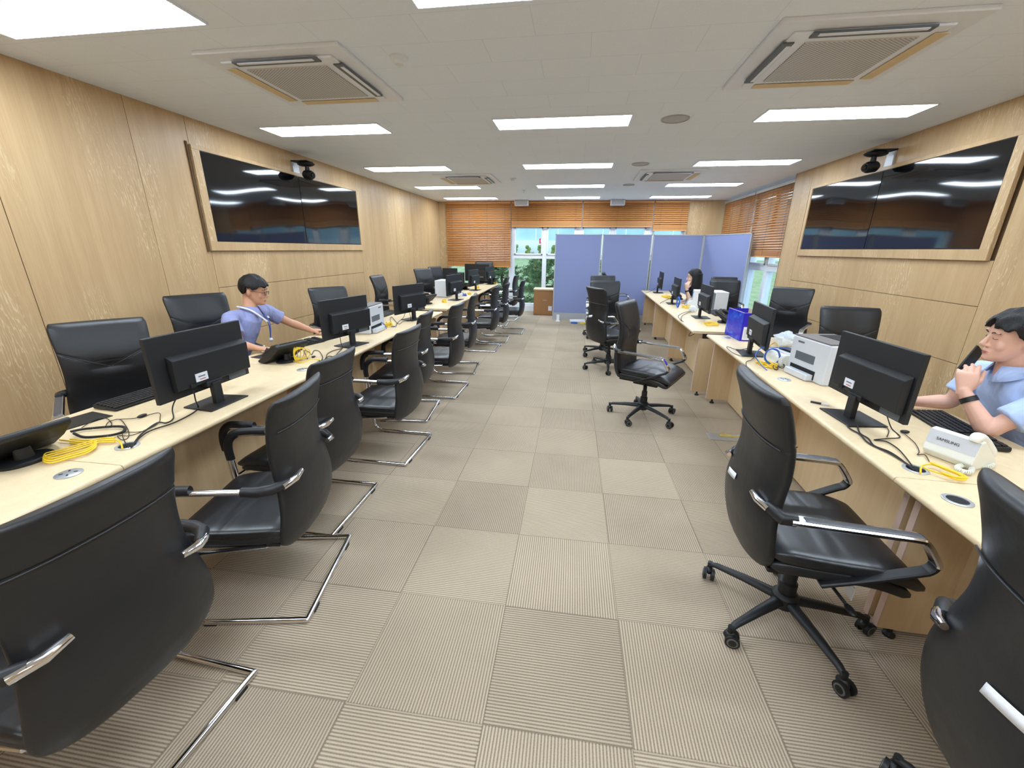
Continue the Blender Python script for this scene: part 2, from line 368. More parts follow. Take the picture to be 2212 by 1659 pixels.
# ================================================================ the room
XL, XR, YB, YF, ZC = -3.556, 3.128, 10.8, -3.0, 2.647
def room():
    b = MB().mat('carpet').bb((XL-.15, YF-.1, -.1), (3.5, YB+.2, 0)); struct(b.build('floor', smooth=False))
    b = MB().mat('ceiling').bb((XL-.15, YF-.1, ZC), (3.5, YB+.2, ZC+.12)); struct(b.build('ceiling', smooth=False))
    g = .005
    # left wall
    b = MB().mat('groove').bb((XL-.15, YF, 0), (XL-.016, YB+.2, ZC))
    ys = [YF, -1.7, -.7, .3, 1.3, 2.26, 3.2, 3.73]
    for a, c in list(zip(ys, ys[1:]))+list(zip([6.70, 7.18, 8.12, 8.96, 9.93], [7.18, 8.12, 8.96, 9.93, YB])):
        b.mat('wall_v').bb((XL-.02, a+g/2, 0), (XL, c-g/2, ZC))
    for z0, z1 in ((0, .2), (.2, .67), (.67, 1.147), (1.147, 1.50)): b.mat('wall_h').bb((XL-.02, 3.73+g/2, z0+g/2), (XL, 6.70-g/2, z1-g/2))
    b.mat('wall_h').bb((XL-.02, 3.73+g/2, 2.42), (XL, 6.70-g/2, ZC))
    struct(b.build('wall_left', smooth=False))
    # right wall
    b = MB().mat('groove').bb((XR+.016, YF, 0), (XR+.16, 7.345, ZC))
    ys = [YF, -1.8, -.9, 0, .95, 1.9, 2.85, 3.80]
    for a, c in list(zip(ys, ys[1:]))+[(6.86, 7.36)]: b.mat('wall_v').bb((XR, a+g/2, 0), (XR+.02, c-g/2, ZC))
    for z0, z1 in ((0, .2), (.2, .68), (.68, 1.15), (1.15, 1.50)): b.mat('wall_h').bb((XR, 3.80+g/2, z0+g/2), (XR+.02, 6.86-g/2, z1-g/2))
    b.mat('wall_h').bb((XR, 3.80+g/2, 2.40), (XR+.02, 6.86-g/2, ZC))
    b.mat('wall_v').bb((XR, 7.345, 0), (XR+.16, 7.362, ZC))
    b.mat('wall_v').bb((3.30, 7.36, 0), (3.45, 7.44, ZC)); b.mat('frame_white').bb((3.30, 7.44, 0), (3.45, YB, .14))
    struct(b.build('wall_right', smooth=False))
    # far wall
    b = MB().mat('wall_b').bb((XL, YB, 0), (-3.36, YB+.2, ZC)); b.mat('wall_b').bb((2.45, YB, 0), (3.5, YB+.2, ZC))
    b.mat('frame_white').bb((-3.36, YB, 0), (2.45, YB+.2, .13)); b.mat('wall_b').bb((-3.36, YB, 2.60), (2.45, YB+.2, ZC))
    struct(b.build('wall_back', smooth=False))
    b = MB().mat('wall_v').bb((XL-.15, YF-.12, 0), (3.5, YF, ZC)); struct(b.build('wall_front', smooth=False))
    # windows
    def window(name, axis, fixed, lo, hi, zs, mull, trans, t=.07):
        """white frame with glass; axis = direction the window runs in"""
        f = MB().mat('frame_white'); gl = MB().mat('glass')
        def bx(a0, a1, z0, z1, d0, d1, B):
            if axis == 'x': B.bb((a0, fixed+d0, z0), (a1, fixed+d1, z1))
            else: B.bb((fixed+d0, a0, z0), (fixed+d1, a1, z1))
        z0, z1 = zs
        bx(lo, hi, z0, z0+t, .02, .12, f); bx(lo, hi, z1-t, z1, .02, .12, f)
        for m, wd in [(lo+t/2, t), (hi-t/2, t)]+mull: bx(m-wd/2, m+wd/2, z0, z1, .01, .13, f)
        for tz, tw in trans: bx(lo, hi, tz-tw/2, tz+tw/2, .015, .125, f)
        # opening sashes in the upper lights
        es = [lo+t]+[q for m, wd in sorted(mull) for q in (m-wd/2, m+wd/2)]+[hi-t]
        for a0, a1 in zip(es[::2], es[1::2]):
            tz = trans[0][0]+trans[0][1]/2; top = z1-t
            for q in ((a0, a0+.035, tz, top), (a1-.035, a1, tz, top), (a0, a1, tz, tz+.035), (a0, a1, top-.035, top)): bx(*q, -.005, .09, f)
            bx(a0, a1, z0+t, top, .06, .068, gl)
        o = struct(f.build(name, smooth=False, bevel=.004)); g_ = gl.build('glass_panes', parent=o, smooth=False)
    window('window_1', 'x', YB, -3.36, -1.69, (.13, 2.60), [(-2.52, .08)], [(1.36, .09)])
    window('window_2', 'x', YB, -1.69, 2.45, (.13, 2.13), [(-.86, .10), (-.03, .16), (.77, .10), (1.62, .16)], [(1.36, .09)])
    window('window_3', 'y', 3.31, 7.44, 10.75, (.14, 2.60), [(8.28, .11), (9.1, .12), (9.95, .1)], [(1.26, .10)])
    b = MB().mat('frame_white').bb((-1.69, YB+.02, 2.13), (2.45, YB+.12, 2.60)); struct(b.build('trim_1', smooth=False))
    # dark strip painting the recess shadow beside the left display frame
    b = MB().mat('groove').bb((XL-.005, 3.685, 1.49), (XL+.012, 3.702, 2.44)); struct(b.build('recess_shadow_strip', smooth=False))
room()
def displays():
    # a framed pair of screens on each side wall
    for side, x, y0, y1, z0, z1, lab in ((1, XL, 3.80, 6.655, 1.585, 2.385, 'left'), (-1, XR, 3.925, 6.73, 1.58, 2.365, 'right')):
        s = side; w_ = .085
        r = thing('display_frame', 'raised pale oak frame around the twin wall screens on the %s wall' % lab, 'frame', (x, (y0+y1)/2, z0-w_), 0)
        L = Vector((-x, -(y0+y1)/2, -(z0-w_)))
        b = MB().mat('wall_h')
        def q(a, c, d, e, t0=-.004, t1=.028):
            b.bb(Vector((x+s*t0, a, d))+L, Vector((x+s*t1, c, e))+L)
        q(y0-w_, y1+.06, z0-w_, z0); q(y0-w_, y1+.06, z1, z1+.035)
        b.mat('wall_v'); q(y0-w_, y0, z0, z1); q(y1, y1+.06, z0, z1)
        b.build('oak_frame', parent=r, smooth=False, bevel=.002)
        ym = (y0+y1)/2
        for k, (a, c) in enumerate(((y0, ym-.002), (ym+.002, y1-.02 if side > 0 else y1-.02))):
            place = 'nearer the camera' if k == 0 else 'farther from the camera'
            t = thing('wall_screen', 'large glossy black screen on the %s wall, the one %s' % (lab, place), 'screen', (x, (a+c)/2, z0), 0, 'twin screens on the %s wall' % lab)
            LL = Vector((-x, -(a+c)/2, -z0))
            MB().mat('plastic').bb(Vector((x+s*.001, a, z0+.002))+LL, Vector((x+s*.022, c, z1-.002))+LL).build('housing', parent=t, smooth=False)
            MB().mat('tv').bb(Vector((x+s*.021, a+.004, z0+.010))+LL, Vector((x+s*.026, c-.004, z1-.006))+LL).build('display_panel', parent=t, smooth=False)
displays()
def ceiling_things():
    # light panels
    protoL = thing('ceiling_light', '', 'light', (0, 0, ZC), 0, 'lit ceiling panels')
    b = MB().mat('ceil_metal')
    for q in ((-.61, -.60, -.17, .17), (.60, .61, -.17, .17), (-.61, .61, -.17, -.16), (-.61, .61, .16, .17)): b.bb((q[0], q[2], -.012), (q[1], q[3], .001))
    b.build('frame', parent=protoL, smooth=False)
    MB().mat('lamp').bb((-.60, -.16, -.013), (.60, .16, -.0005)).build('diffuser', parent=protoL, smooth=False)
    KID[protoL.name] = kids(protoL)
    rows = ['row almost overhead', 'second row from the camera', 'third row from the camera', 'fourth row from the camera', 'farthest row by the windows']
    first = True
    for i, y in enumerate((-1.9, .15, 2.17, 4.30, 6.37, 8.30, 10.06)):
        for j, (x, n) in enumerate(((-2.53-(.05 if i == 2 else 0), 'left'), (-.225, 'middle'), (2.06, 'right'))):
            lab = 'long lit ceiling panel, %s one of the %s' % (n, rows[i-2]) if i > 1 else 'long lit ceiling panel behind the camera'
            if i < 2: lab += ', %s one of the %s row' % (n, 'rearmost' if i == 0 else 'nearer')
            if first: protoL.location = (x, y, ZC); tag(protoL, lab); first = False; protoL['category'] = 'light'
            else: dup(protoL, (x, y, ZC), 0, lab, 'lit ceiling panels')
    # air conditioners
    def cassette(loc, flip, lab):
        r = thing('ceiling_air_conditioner', lab, 'air conditioner', loc, 0, 'ceiling air conditioners'); h = .47
        b = MB().mat('ceil_metal').bb((-h, -h, -.022), (h, h, .002)); b.mat('ceil_metal').bb((-h+.1, -h+.1, -.034), (h-.1, h-.1, -.02)); b.build('cover_panel', parent=r, smooth=False, bevel=.012, seg=3)
        MB().mat('grille').bb((-.27, -.27, -.041), (.27, .27, -.032)).build('intake_grille', parent=r, smooth=False)
        for k, (cx, cy, a) in enumerate(((0, -.355, 0), (.355*flip, 0, 90), (-.355*flip, 0, 90), (0, .355, 0))):
            T = TR((cx, cy, 0), rz=R(a))
            if k < 2:
                v = MB().mat('label_grey').box((0, 0, -.036), (.56, .056, .010), T).build('air_outlet', parent=r, smooth=False)
                MB().mat('ceil_metal').box((0, -.012, -.043), (.5, .022, .004), T).build('louvre', parent=v, smooth=False)
            else: MB().mat('tape').box((0, .0, -.0385), (.60, .068, .003), T).build('masking_tape', parent=r, smooth=False)
        return r
    cassette((-1.88, 3.08, ZC), 1, 'ceiling air conditioner above the left desks, nearest the camera')
    cassette((1.40, 3.14, ZC), -1, 'ceiling air conditioner above the right desks, nearest the camera')
    cassette((-1.88, 7.35, ZC), 1, 'small looking far ceiling air conditioner on the left side')
    cassette((1.28, 7.25, ZC), -1, 'small looking far ceiling air conditioner on the right side')
    for x, y, rr, n, lab in ((.765, 4.33, .12, 'ceiling_speaker', 'round ceiling speaker between the second row of lights'), (.745, 6.35, .115, 'ceiling_speaker', 'round ceiling speaker near the third row of lights'),
                          (.80, 8.25, .10, 'ceiling_speaker', 'round ceiling speaker near the fourth row of lights')):
        t = thing(n, lab, 'speaker', (x, y, ZC), 0, 'round ceiling speakers')
        MB().mat('alu').lathe([(rr, .001), (rr, -.008), (rr-.012, -.012), (rr-.014, -.004)], 32).build('trim_ring', parent=t)
        MB().mat('grille').lathe([(rr-.014, .0), (rr-.014, -.006), (.001, -.008)], 32).build('grille', parent=t)
    for x, y, lab in ((-1.15, 2.85, 'round white smoke detector beside the near left air conditioner'), (-1.14, 7.38, 'round white smoke detector beside the far left air conditioner')):
        t = thing('smoke_detector', lab, 'detector', (x, y, ZC), 0, 'smoke detectors')
        MB().mat('ceil_metal').lathe([(.055, .001), (.055, -.012), (.04, -.02), (.001, -.02)], 24).build('base', parent=t)
        MB().mat('white').lathe([(.03, -.018), (.027, -.04), (.001, -.042)], 20).build('sensor', parent=t)
    t = thing('sprinkler_head', 'tiny sprinkler head in the ceiling before the windows', 'sprinkler', (-1.15, 8.85, ZC))
    MB().mat('chrome').lathe([(.03, .001), (.03, -.004), (.008, -.008), (.006, -.03), (.018, -.034), (.001, -.036)], 16).build('rose', parent=t)
    for x, lab in ((-1.42, 'left'), (.81, 'right')):
        t = thing('wall_speaker', 'small white wedge speaker hung high before the blinds, the %s one' % lab, 'speaker', (x, 10.6, 2.52), 0, 'white speakers above the blinds')
        MB().mat('white').prism([(-.10, .0), (.06, -.0), (.06, .125), (-.13, .125)], -.16, .16, 'x').build('cabinet', parent=t, smooth=False, bevel=.008)
        MB().mat('grille').prism([(-.137, .112), (-.131, .112), (-.108, .012), (-.114, .012)], -.14, .14, 'x').build('front_grille', parent=t, smooth=False)
    # ptz cameras
    for s, x, y, lab in ((1, XL, 5.22, 'left'), (-1, XR, 5.30, 'right')):
        t = thing('pan_tilt_camera', 'black pan-tilt camera on a bracket above the %s wall screens' % lab, 'camera', (x, y, 2.36), 0, 'pan-tilt cameras')
        MB().mat('alu').box((s*.012, 0, .09), (.02, .12, .17)).build('wall_plate', parent=t, smooth=False, bevel=.003)
        b = MB().mat('plastic'); b.box((s*.11, 0, .185), (.22, .13, .012)); b.build('bracket_shelf', parent=t, smooth=False, bevel=.003)
        MB().mat('plastic').ell((s*.16, 0, .155), (.11, .075, .028)).build('camera_base', parent=t)
        MB().mat('plastic').tube([(s*.17, 0, .14), (s*.17, 0, .07)], [.022, .03], 14).build('neck', parent=t)
        h = MB().mat('plastic').tube([(s*.10, .02, .045), (s*.13, .015, .04), (s*.21, -.01, .03), (s*.245, -.02, .026)], [.03, .052, .055, .04], 20).build('camera_head', parent=t)
        MB().mat('glass').mat('screen').tube([(s*.243, -.02, .026), (s*.258, -.025, .023)], [.03, .026], 18).build('lens', parent=h)
ceiling_things()
RAIL = {'x': 'blind_rail', 'y': 'alu'}
def blind(name, lab, axis, fixed, a0, a1, ztop, zbot, stack, face, group, pitch=.042, tilt=58):
    """wooden venetian blind: slats, headrail, bottom rail, ladder cords. face=+1/-1 side into the room"""
    c = (a0+a1)/2; loc = (c, fixed, ztop) if axis == 'x' else (fixed, c, ztop); rz = 0 if axis == 'x' else R(90)
    t = thing(name, lab, 'blind', loc, rz, group); hw = (a1-a0)/2-.006
    MB().mat(RAIL[axis]).bb((-hw, -.03, -.05), (hw, .03, -.003)).build('headrail', parent=t, smooth=False, bevel=.003)
    s = MB().mat('blind'); z = -.07; zb = zbot-ztop
    while z > zb+stack-.015:
        s.box((0, 0, 0), (2*hw, .048, .003), TR((0, 0, z), rx=R(tilt)*face)); z -= pitch
    k = 0; z = zb+.022
    while z < zb+stack: s.box((0, 0, z), (2*hw, .048, .0072)); z += .0075
    s.build('slats', parent=t, smooth=False)
    MB().mat('blind_rail').bb((-hw, -.027, zb), (hw, .027, zb+.02)).build('bottom_rail', parent=t, smooth=False, bevel=.003)
    q = MB().mat('ink_dark')
    n = max(2, int((a1-a0)/.55)+1)
    for i in range(n):
        x = -hw+.15+(2*hw-.3)*i/(n-1)
        for d in (-.029, .029): q.bb((x-.0012, d-.0008, zb+.01), (x+.0012, d+.0008, -.03))
    q.build('ladder_cords', parent=t, smooth=False)
    return t
G = 'wooden venetian blinds on the far windows'
blind('window_blind', 'long orange wooden blind lowered over the far left window', 'x', 10.745, -3.35, -1.70, 2.64, 1.10, .12, 1, G)
blind('window_blind', 'raised orange wooden blind over the window bay left of the middle', 'x', 10.745, -1.69, .02, 2.64, 2.06, .14, 1, G)
blind('window_blind', 'raised orange wooden blind directly above the blue partition middle', 'x', 10.745, .03, 1.66, 2.64, 2.06, .14, 1, G)
blind('window_blind', 'narrow orange wooden blind beside the wood column in the far right corner', 'x', 10.745, 1.67, 2.44, 2.64, 1.98, .12, 1, G)
G = 'wooden venetian blinds on the right wall'
t = blind('window_blind', 'near orange wooden blind on the right wall, hanging down to mid window', 'y', 3.20, 7.40, 8.95, 2.60, 1.45, .11, -1, G, tilt=57)
q = MB().mat('blind_rail').tube([(.69, .04, -.05), (.69, .045, -1.62)], .003, 6).build('pull_cord', parent=t); MB().mat('blind_rail').box((.69, .045, -1.68), (.035, .02, .11)).build('cord_handle', parent=q, smooth=False)
blind('window_blind', 'far orange wooden blind on the right wall, partly behind the partition', 'y', 3.20, 8.97, 10.70, 2.60, 1.45, .11, -1, G, tilt=62)
# ================================================================ outside
def outside():
    b = MB().mat('lawn'); n = 24
    for i in range(n):
        for j in range(n):
            pass
    xs = [-30+60*i/n for i in range(n+1)]; ys = [11.6+26*j/n for j in range(n+1)]
    vs = [(x, y, -1.1+.115*(y-11.6)+.12*noise.noise(Vector((x*.3, y*.3, 0)))) for y in ys for x in xs]
    b.add(vs, [(j*(n+1)+i, j*(n+1)+i+1, (j+1)*(n+1)+i+1, (j+1)*(n+1)+i) for j in range(n) for i in range(n)])
    struct(b.build('floor_lawn'))
    b = MB().mat('pave'); b.add([(3.6, -3, -.9), (40, -3, -.9), (40, 60, -.9), (3.6, 60, -.95)], [(0, 1, 2, 3)]); b.add([(-4, 13.2, -.93), (3.6, 13.2, -.93), (3.6, 14.6, -.85), (-4, 14.6, -.85)], [(0, 1, 2, 3)])
    struct(b.build('floor_pavement', smooth=False))
    # parapet with blue screens
    t = thing('screen_fence', 'long pale blue panel fence on a white parapet outside the far window', 'fence', (0, 30, .6))
    MB().mat('ext_white').bb((-30, -.2, -1), (30, .3, 1.5)).build('parapet', parent=t, smooth=False)
    MB().mat('ext_blue').bb((-30, .0, 1.5), (30, .06, 2.45)).build('panels', parent=t, smooth=False)
    b = MB().mat('ext_white')
    for i in range(41): b.bb((-30+1.5*i-.03, -.04, 1.5), (-30+1.5*i+.03, 0, 2.45))
    b.build('posts', parent=t, smooth=False)
    t = thing('long_building', 'low grey building with dark window strips beyond the blue fence', 'building', (0, 34, -1))
    MB().mat('ext_blue').bb((-30, 0, 0), (30, 6, 5.6)).build('wall', parent=t, smooth=False)
    MB().mat('ext_dark').bb((-30.3, -.5, 5.6), (30.3, 6.5, 6.0)).build('roof', parent=t, smooth=False)
    b = MB().mat('ext_dark')
    for k in range(2):
        for i in range(28): b.bb((-29+2.1*i, -.03, 3.75+k*.5), (-29+2.1*i+1.6, .02, 3.98+k*.5))
    b.build('window_strip', parent=t, smooth=False)
    t = thing('parking_sign', 'small red square parking sign with a white P outside', 'sign', (-2.55, 29.3, -.2))
    MB().mat('red').bb((-.15, 0, 2.10), (.15, .03, 2.42)).build('sign_plate', parent=t, smooth=False)
    MB().mat('alu').tube([(0, .05, 0.0), (0, .05, 2.3)], .02, 8).build('post', parent=t)
    text_mesh('letter', 'P', .30, 'ext_white', t, TR((0, -.005, 2.26), rx=R(90)))
    rnd = random.Random(3)
    k = 0
    for x in (-5.2, -4.35, -3.5, -2.6, -1.7, -.8, .1):
        t = thing('potted_shrub', 'small round shrub on the white parapet, ' + ['far left', 'second from left', 'third from left', 'below the parking sign', 'right of the parking sign', 'sixth from left', 'last one toward the partition'][k], 'shrub', (x, 29.35, 1.08), 0, 'shrubs on the parapet'); k += 1
        b = MB().mat('shrub')
        for q in range(9):
            a = rnd.random()*6.28; rr = rnd.random()*.14
            b.ell((rr*math.cos(a), rr*math.sin(a), .22+rnd.random()*.42), (.13, .13, .14), n=8, m=6)
        b.build('foliage', parent=t); MB().mat('bark').tube([(0, 0, -.2), (0, 0, .3)], .03, 6).build('stem', parent=t)
    def pine(x, y, z, h, lab, seed):
        rn = random.Random(seed); t = thing('pine_tree', lab, 'tree', (x, y, z), 0, 'pine trees outside the windows')
        tr = MB().mat('bark'); fo = MB().mat('pine'); p = [(0, 0, -.3), (.05, 0, h*.3), (-.1, .05, h*.6), (.0, 0, h*.95)]
        tr.tube(p, [.09, .075, .05, .02], 8, smooth_path=4)
        for i in range(18):
            zz = h*(.12+.82*i/18); a = i*2.4+rn.random(); L = (1.2-.75*i/18)*h*.42
            e = (L*math.cos(a), L*math.sin(a), zz+.12*h*rn.random())
            tr.tube([(0, 0, zz), (e[0]*.5, e[1]*.5, zz+.03), e], [.03, .02, .008], 5)
            for c in range(34):
                u = .35+.75*rn.random(); cx, cy, cz = e[0]*u+rn.gauss(0, .13*h*.3), e[1]*u+rn.gauss(0, .13*h*.3), zz+(e[2]-zz)*u+rn.gauss(.03, .06)
                # needle tuft: a fan of thin blades
                for bl in range(9):
                    d = Vector((rn.gauss(0, 1), rn.gauss(0, 1), rn.gauss(.35, .8))).normalized()*(.10+.06*rn.random()); s_ = d.cross(Vector((rn.random(), rn.random(), rn.random()))).normalized()*.011
                    c0 = Vector((cx, cy, cz)); fo.add([c0-s_, c0+s_, c0+d+s_*.4, c0+d-s_*.4], [(0, 1, 2, 3)])
        tr.build('trunk', parent=t); fo.build('foliage', parent=t, smooth=False)
    for i, (x, y, z, h, lab) in enumerate(((-1.05, 14.4, -.9, 2.15, 'dense pine outside, filling the lower pane beside the partition'), (-2.75, 15.8, -.75, 2.0, 'pine tree outside, left of the dense one'),
                                (.7, 15.0, -.85, 2.1, 'pine tree outside behind the left edge of the partition'), (.2, 18.6, -.5, 1.85, 'farther pine tree outside, behind the dense one'), (-1.75, 18.9, -.45, 1.8, 'farthest pine tree seen through the lower pane'), (2.6, 16, -.75, 2.0, 'pine tree outside hidden mostly by the partition'))):
        pine(x, y, z, h, lab, i)
outside()
# ================================================================ blue partition, cabinet, floor bits
def partition():
    pts = [((-.53, 9.60), (.47, 9.60)), ((.49, 9.60), (1.51, 9.60)), ((1.53, 9.60), (2.55, 9.60)), ((2.575, 9.585), (3.09, 8.50))]
    for i, ((x0, y0), (x1, y1)) in enumerate(pts):
        L = math.hypot(x1-x0, y1-y0); a = math.atan2(y1-y0, x1-x0)
        t = thing('partition_panel', ['blue fabric partition panel at the left free end', 'blue fabric partition panel, second from the left', 'blue fabric partition panel behind the far monitors', 'blue fabric partition panel at the right end, angled forward'][i], 'partition', (x0, y0, 0), a, 'blue fabric partition screens')
        MB().mat('partition').bb((.018, -.018, .16), (L-.018, .018, 1.845)).build('fabric_panel', parent=t, smooth=False)
        b = MB().mat('alu').bb((0, -.025, 0.0), (.02, .025, 1.86)).bb((L-.02, -.025, 0), (L, .025, 1.86)).bb((0, -.025, 1.845), (L, .025, 1.862)); b.build('edge_trim', parent=t, smooth=False)
        MB().mat('alu').bb((.02, -.022, .0), (L-.02, .022, .16)).build('plinth', parent=t, smooth=False)
partition()
def cabinet():
    t = thing('low_cabinet', 'brown low cabinet with pale rounded top by the far window', 'cabinet', (-.80, 10.35, 0))
    MB().mat('carton').bb((-.23, -.2, 0), (.27, .2, .60)).build('body', parent=t, smooth=False, bevel=.003)
    MB().mat('desk').prism([(-.25, .22), (-.25, -.12), (-.17, -.22), (.22, -.22), (.29, -.15), (.29, .22)], .60, .635, 'z').build('top', parent=t, smooth=False, bevel=.006)
    d = MB().mat('carton').bb((-.215, -.212, .02), (.255, -.201, .58)).build('door', parent=t, smooth=False, bevel=.002)
    MB().mat('alu').bb((0, -.225, .36), (.08, -.211, .372)).build('handle', parent=d, smooth=False)
    MB().mat('white').bb((.13, -.214, .12), (.22, -.2125, .23)).build('outlet_plate', parent=t, smooth=False)
cabinet()
def floorbits():
    t = thing('floor_box', 'grey steel floor outlet plate in the carpet beside the right desks', 'floor outlet', (1.40, 3.52, 0))
    MB().mat('steel').bb((-.19, -.07, .0005), (.19, .07, .006)).build('lid', parent=t, smooth=False, bevel=.002)
    tag(MB().mat('yellow').tube([(1.42, 3.52, .012), (1.36, 3.55, .02), (1.31, 3.53, .012), (1.5, 3.5, .03), (1.6, 3.5, .012)], .004, 6, smooth_path=4).build('network_cable'), 'short yellow cable end lying on the steel floor outlet', 'cable')
    t = thing('white_bracket', 'small white upright bracket on the carpet before the partition', 'bracket', (-.39, 9.35, 0))
    MB().mat('white').bb((-.03, -.01, 0), (.03, .01, .15)).bb((-.045, -.05, 0), (.045, .03, .012)).build('plate', parent=t, smooth=False, bevel=.002)
    tag(MB().mat('white').box((.05, 9.3, .02), (.34, .09, .03), rz=R(5)).box((.05, 9.36, .045), (.36, .05, .02), rz=R(14)).build('white_trunking', smooth=False, bevel=.004), 'white plastic trunking strips lying on the carpet before the partition', 'trunking')
    b = MB().mat('blue')
    for k in range(4): b.tube([(-.02+.07*math.cos(a*PI/6+k), 9.12+.05*math.sin(a*PI/6+k), .008+.006*k) for a in range(12)], .005, 6, True)
    tag(b.build('coiled_cable'), 'coil of blue cable on the carpet before the partition', 'cable')
    b = MB().mat('yellow')
    for k in range(4): b.tube([(.17+.06*math.cos(a*PI/6+k), 9.1+.05*math.sin(a*PI/6+k), .008+.006*k) for a in range(12)], .005, 6, True)
    tag(b.build('coiled_cable'), 'coil of yellow cable on the carpet beside the swivel chairs', 'cable')
floorbits()
# ================================================================ desks
def desk(name_lab, loc, rz, L, depth, s, group, open_end=True):
    """local +Y along the row, +X*s away from the aisle; origin at the aisle edge, near corner"""
    t = thing('desk', name_lab, 'desk', (loc[0], loc[1], 0), rz, group)
    g = .002; Z1 = .73; th = .028
    def B(b, x0, x1, y0, y1, z0, z1): b.bb((min(s*x0, s*x1), y0, z0), (max(s*x0, s*x1), y1, z1))
    # bull-nosed top
    n = 8; prof = []
    for i in range(n+1):
        a = PI/2+PI*i/n; prof.append((th/2*math.cos(a)+th/2, Z1-th/2+th/2*math.sin(a)))
    prof += [(depth, Z1-th), (depth, Z1)]
    top = MB().mat('desk').prism([(s*x, z) for x, z in prof], g, L-g, 'y').build('desktop', parent=t, bevel=.0015)
    # legs: a slab at each end, from near the aisle edge to the modesty panel, and one on the far side
    for y in (.015, L-.045):
        lg = MB().mat('desk_panel'); B(lg, .09, .68, y, y+.03, .045, Z1-th-.055); lg.mat('desk_edge'); B(lg, .085, .0905, y, y+.03, .045, Z1-th-.055)
        o = lg.build('leg_panel', parent=t, smooth=False)
        for x in (.15, .60): MB().mat('plastic').lathe([(.022, .0), (.022, .01), (.01, .02), (.008, .046)], 12, c=(s*x, y+.015, 0)).build('levelling_foot', parent=o)
        k = MB().mat('plastic'); B(k, .12, .62, y, y+.03, Z1-th-.056, Z1-th); k.build('support_bracket', parent=o, smooth=False)
    mp = MB().mat('desk_panel'); B(mp, .30, .318, .045, L-.045, .03, Z1-th-.001); mp.build('modesty_panel', parent=t, smooth=False)
    return t
def on_desk(loc, rz, s, u, v): return (loc[0]+s*u*math.cos(rz)-v*math.sin(rz), loc[1]+s*u*math.sin(rz)+v*math.cos(rz))
def row(loc, rz, L, depth, s, n, labs, group):
    for k in range(n):
        p = on_desk(loc, rz, s, 0, k*L); desk(labs[k], p, rz, L, depth, s, group)
# left row 1: aisle edge x about -1.69 - .016 y
row((-1.690, -.225), math.atan(.016), 1.405, .775, -1, 4, ['pale laminate desk in the left foreground corner with the big desk phone', 'pale laminate desk on the left with the nearest monitor', 'pale laminate desk in front of the man with glasses', 'pale laminate desk at the far end of the near left row, beside the printer'], 'near left row of desks')
row((-1.80, 5.66), math.atan(.024), 1.54, .78, -1, 3, ['pale laminate desk with a white computer tower, first of the far left row', 'pale laminate desk, middle one of the far left row', 'pale laminate desk nearest the far windows in the left row'], 'far left row of desks')
row((1.197, .18), -math.atan(.0348), 1.425, .75, 1, 3, ['pale laminate desk in the right foreground with the white phone', 'pale laminate desk on the right carrying the monitor before the man on the phone', 'pale laminate desk on the right with the blue carton'], 'near right row of desks')
row((1.25, 4.63), -math.atan(.0233), 1.57, .76, 1, 3, ['pale laminate desk with the black phone, first of the far right row', 'pale laminate desk before the woman with long hair', 'pale laminate desk at the partition end of the far right row'], 'far right row of desks')
t = desk('pale laminate side desk with the big dark monitor by the far left window', (-2.64, 9.62), R(90), .82, .66, 1, 'side desks by the window')
# grommets and sockets
def grommet(x, y, lab, rz=0):
    t = thing('cable_grommet', lab, 'cable outlet', (x, y, .7302), rz, 'cable outlets in the desktops')
    MB().mat('steel').rings([[(.042*sc*math.cos(a*PI/16), .042*sc*math.sin(a*PI/16), z) for a in range(32)] for sc, z in ((1.0, 0), (1.0, .003), (.92, .0045), (.72, .004), (.72, .0005))], cap=False).build('metal_rim', parent=t)
    MB().mat('dark').lathe([(.0305, .0002), (.0305, .0008), (.001, .0008)], 24).build('opening', parent=t)
def socket(x, y, lab, rz=0):
    t = thing('power_socket', lab, 'socket', (x, y, .7302), rz, 'round power sockets in the desktops')
    MB().mat('steel').lathe([(.040, 0), (.040, .003), (.036, .005), (.001, .005)], 32).build('disc', parent=t)
    b = MB().mat('dark')
    for q in range(4):
        a = PI/4+q*PI/2; b.box((.02*math.cos(a), .02*math.sin(a), .0052), (.011, .006, .0012), rz=a)
    b.build('slots', parent=t, smooth=False)
for x, y, l in ((-1.86, 1.32, 'round cable grommet with yellow and black cables, left foreground desk'), (-1.86, 2.75, 'round cable grommet in front of the man with glasses'), (-1.95, 4.19, 'round cable grommet beside the left laser printer'),
                (1.37, 1.68, 'round cable grommet near the white phone, black cables going in'), (1.35, 1.46, 'empty round cable grommet nearest the right foreground chair'), (1.56, 3.13, 'round cable grommet below the blue cable loop')): grommet(x, y, l)
for x, y, l in ((-1.84, 1.09, 'round steel power socket in the left foreground desktop'), (-1.86, 2.51, 'round steel power socket near the phone of the man with glasses'), (1.41, 2.89, 'round power socket beside the right laser printer'), (1.49, 4.30, 'round power socket beside the blue carton')): socket(x, y, l)
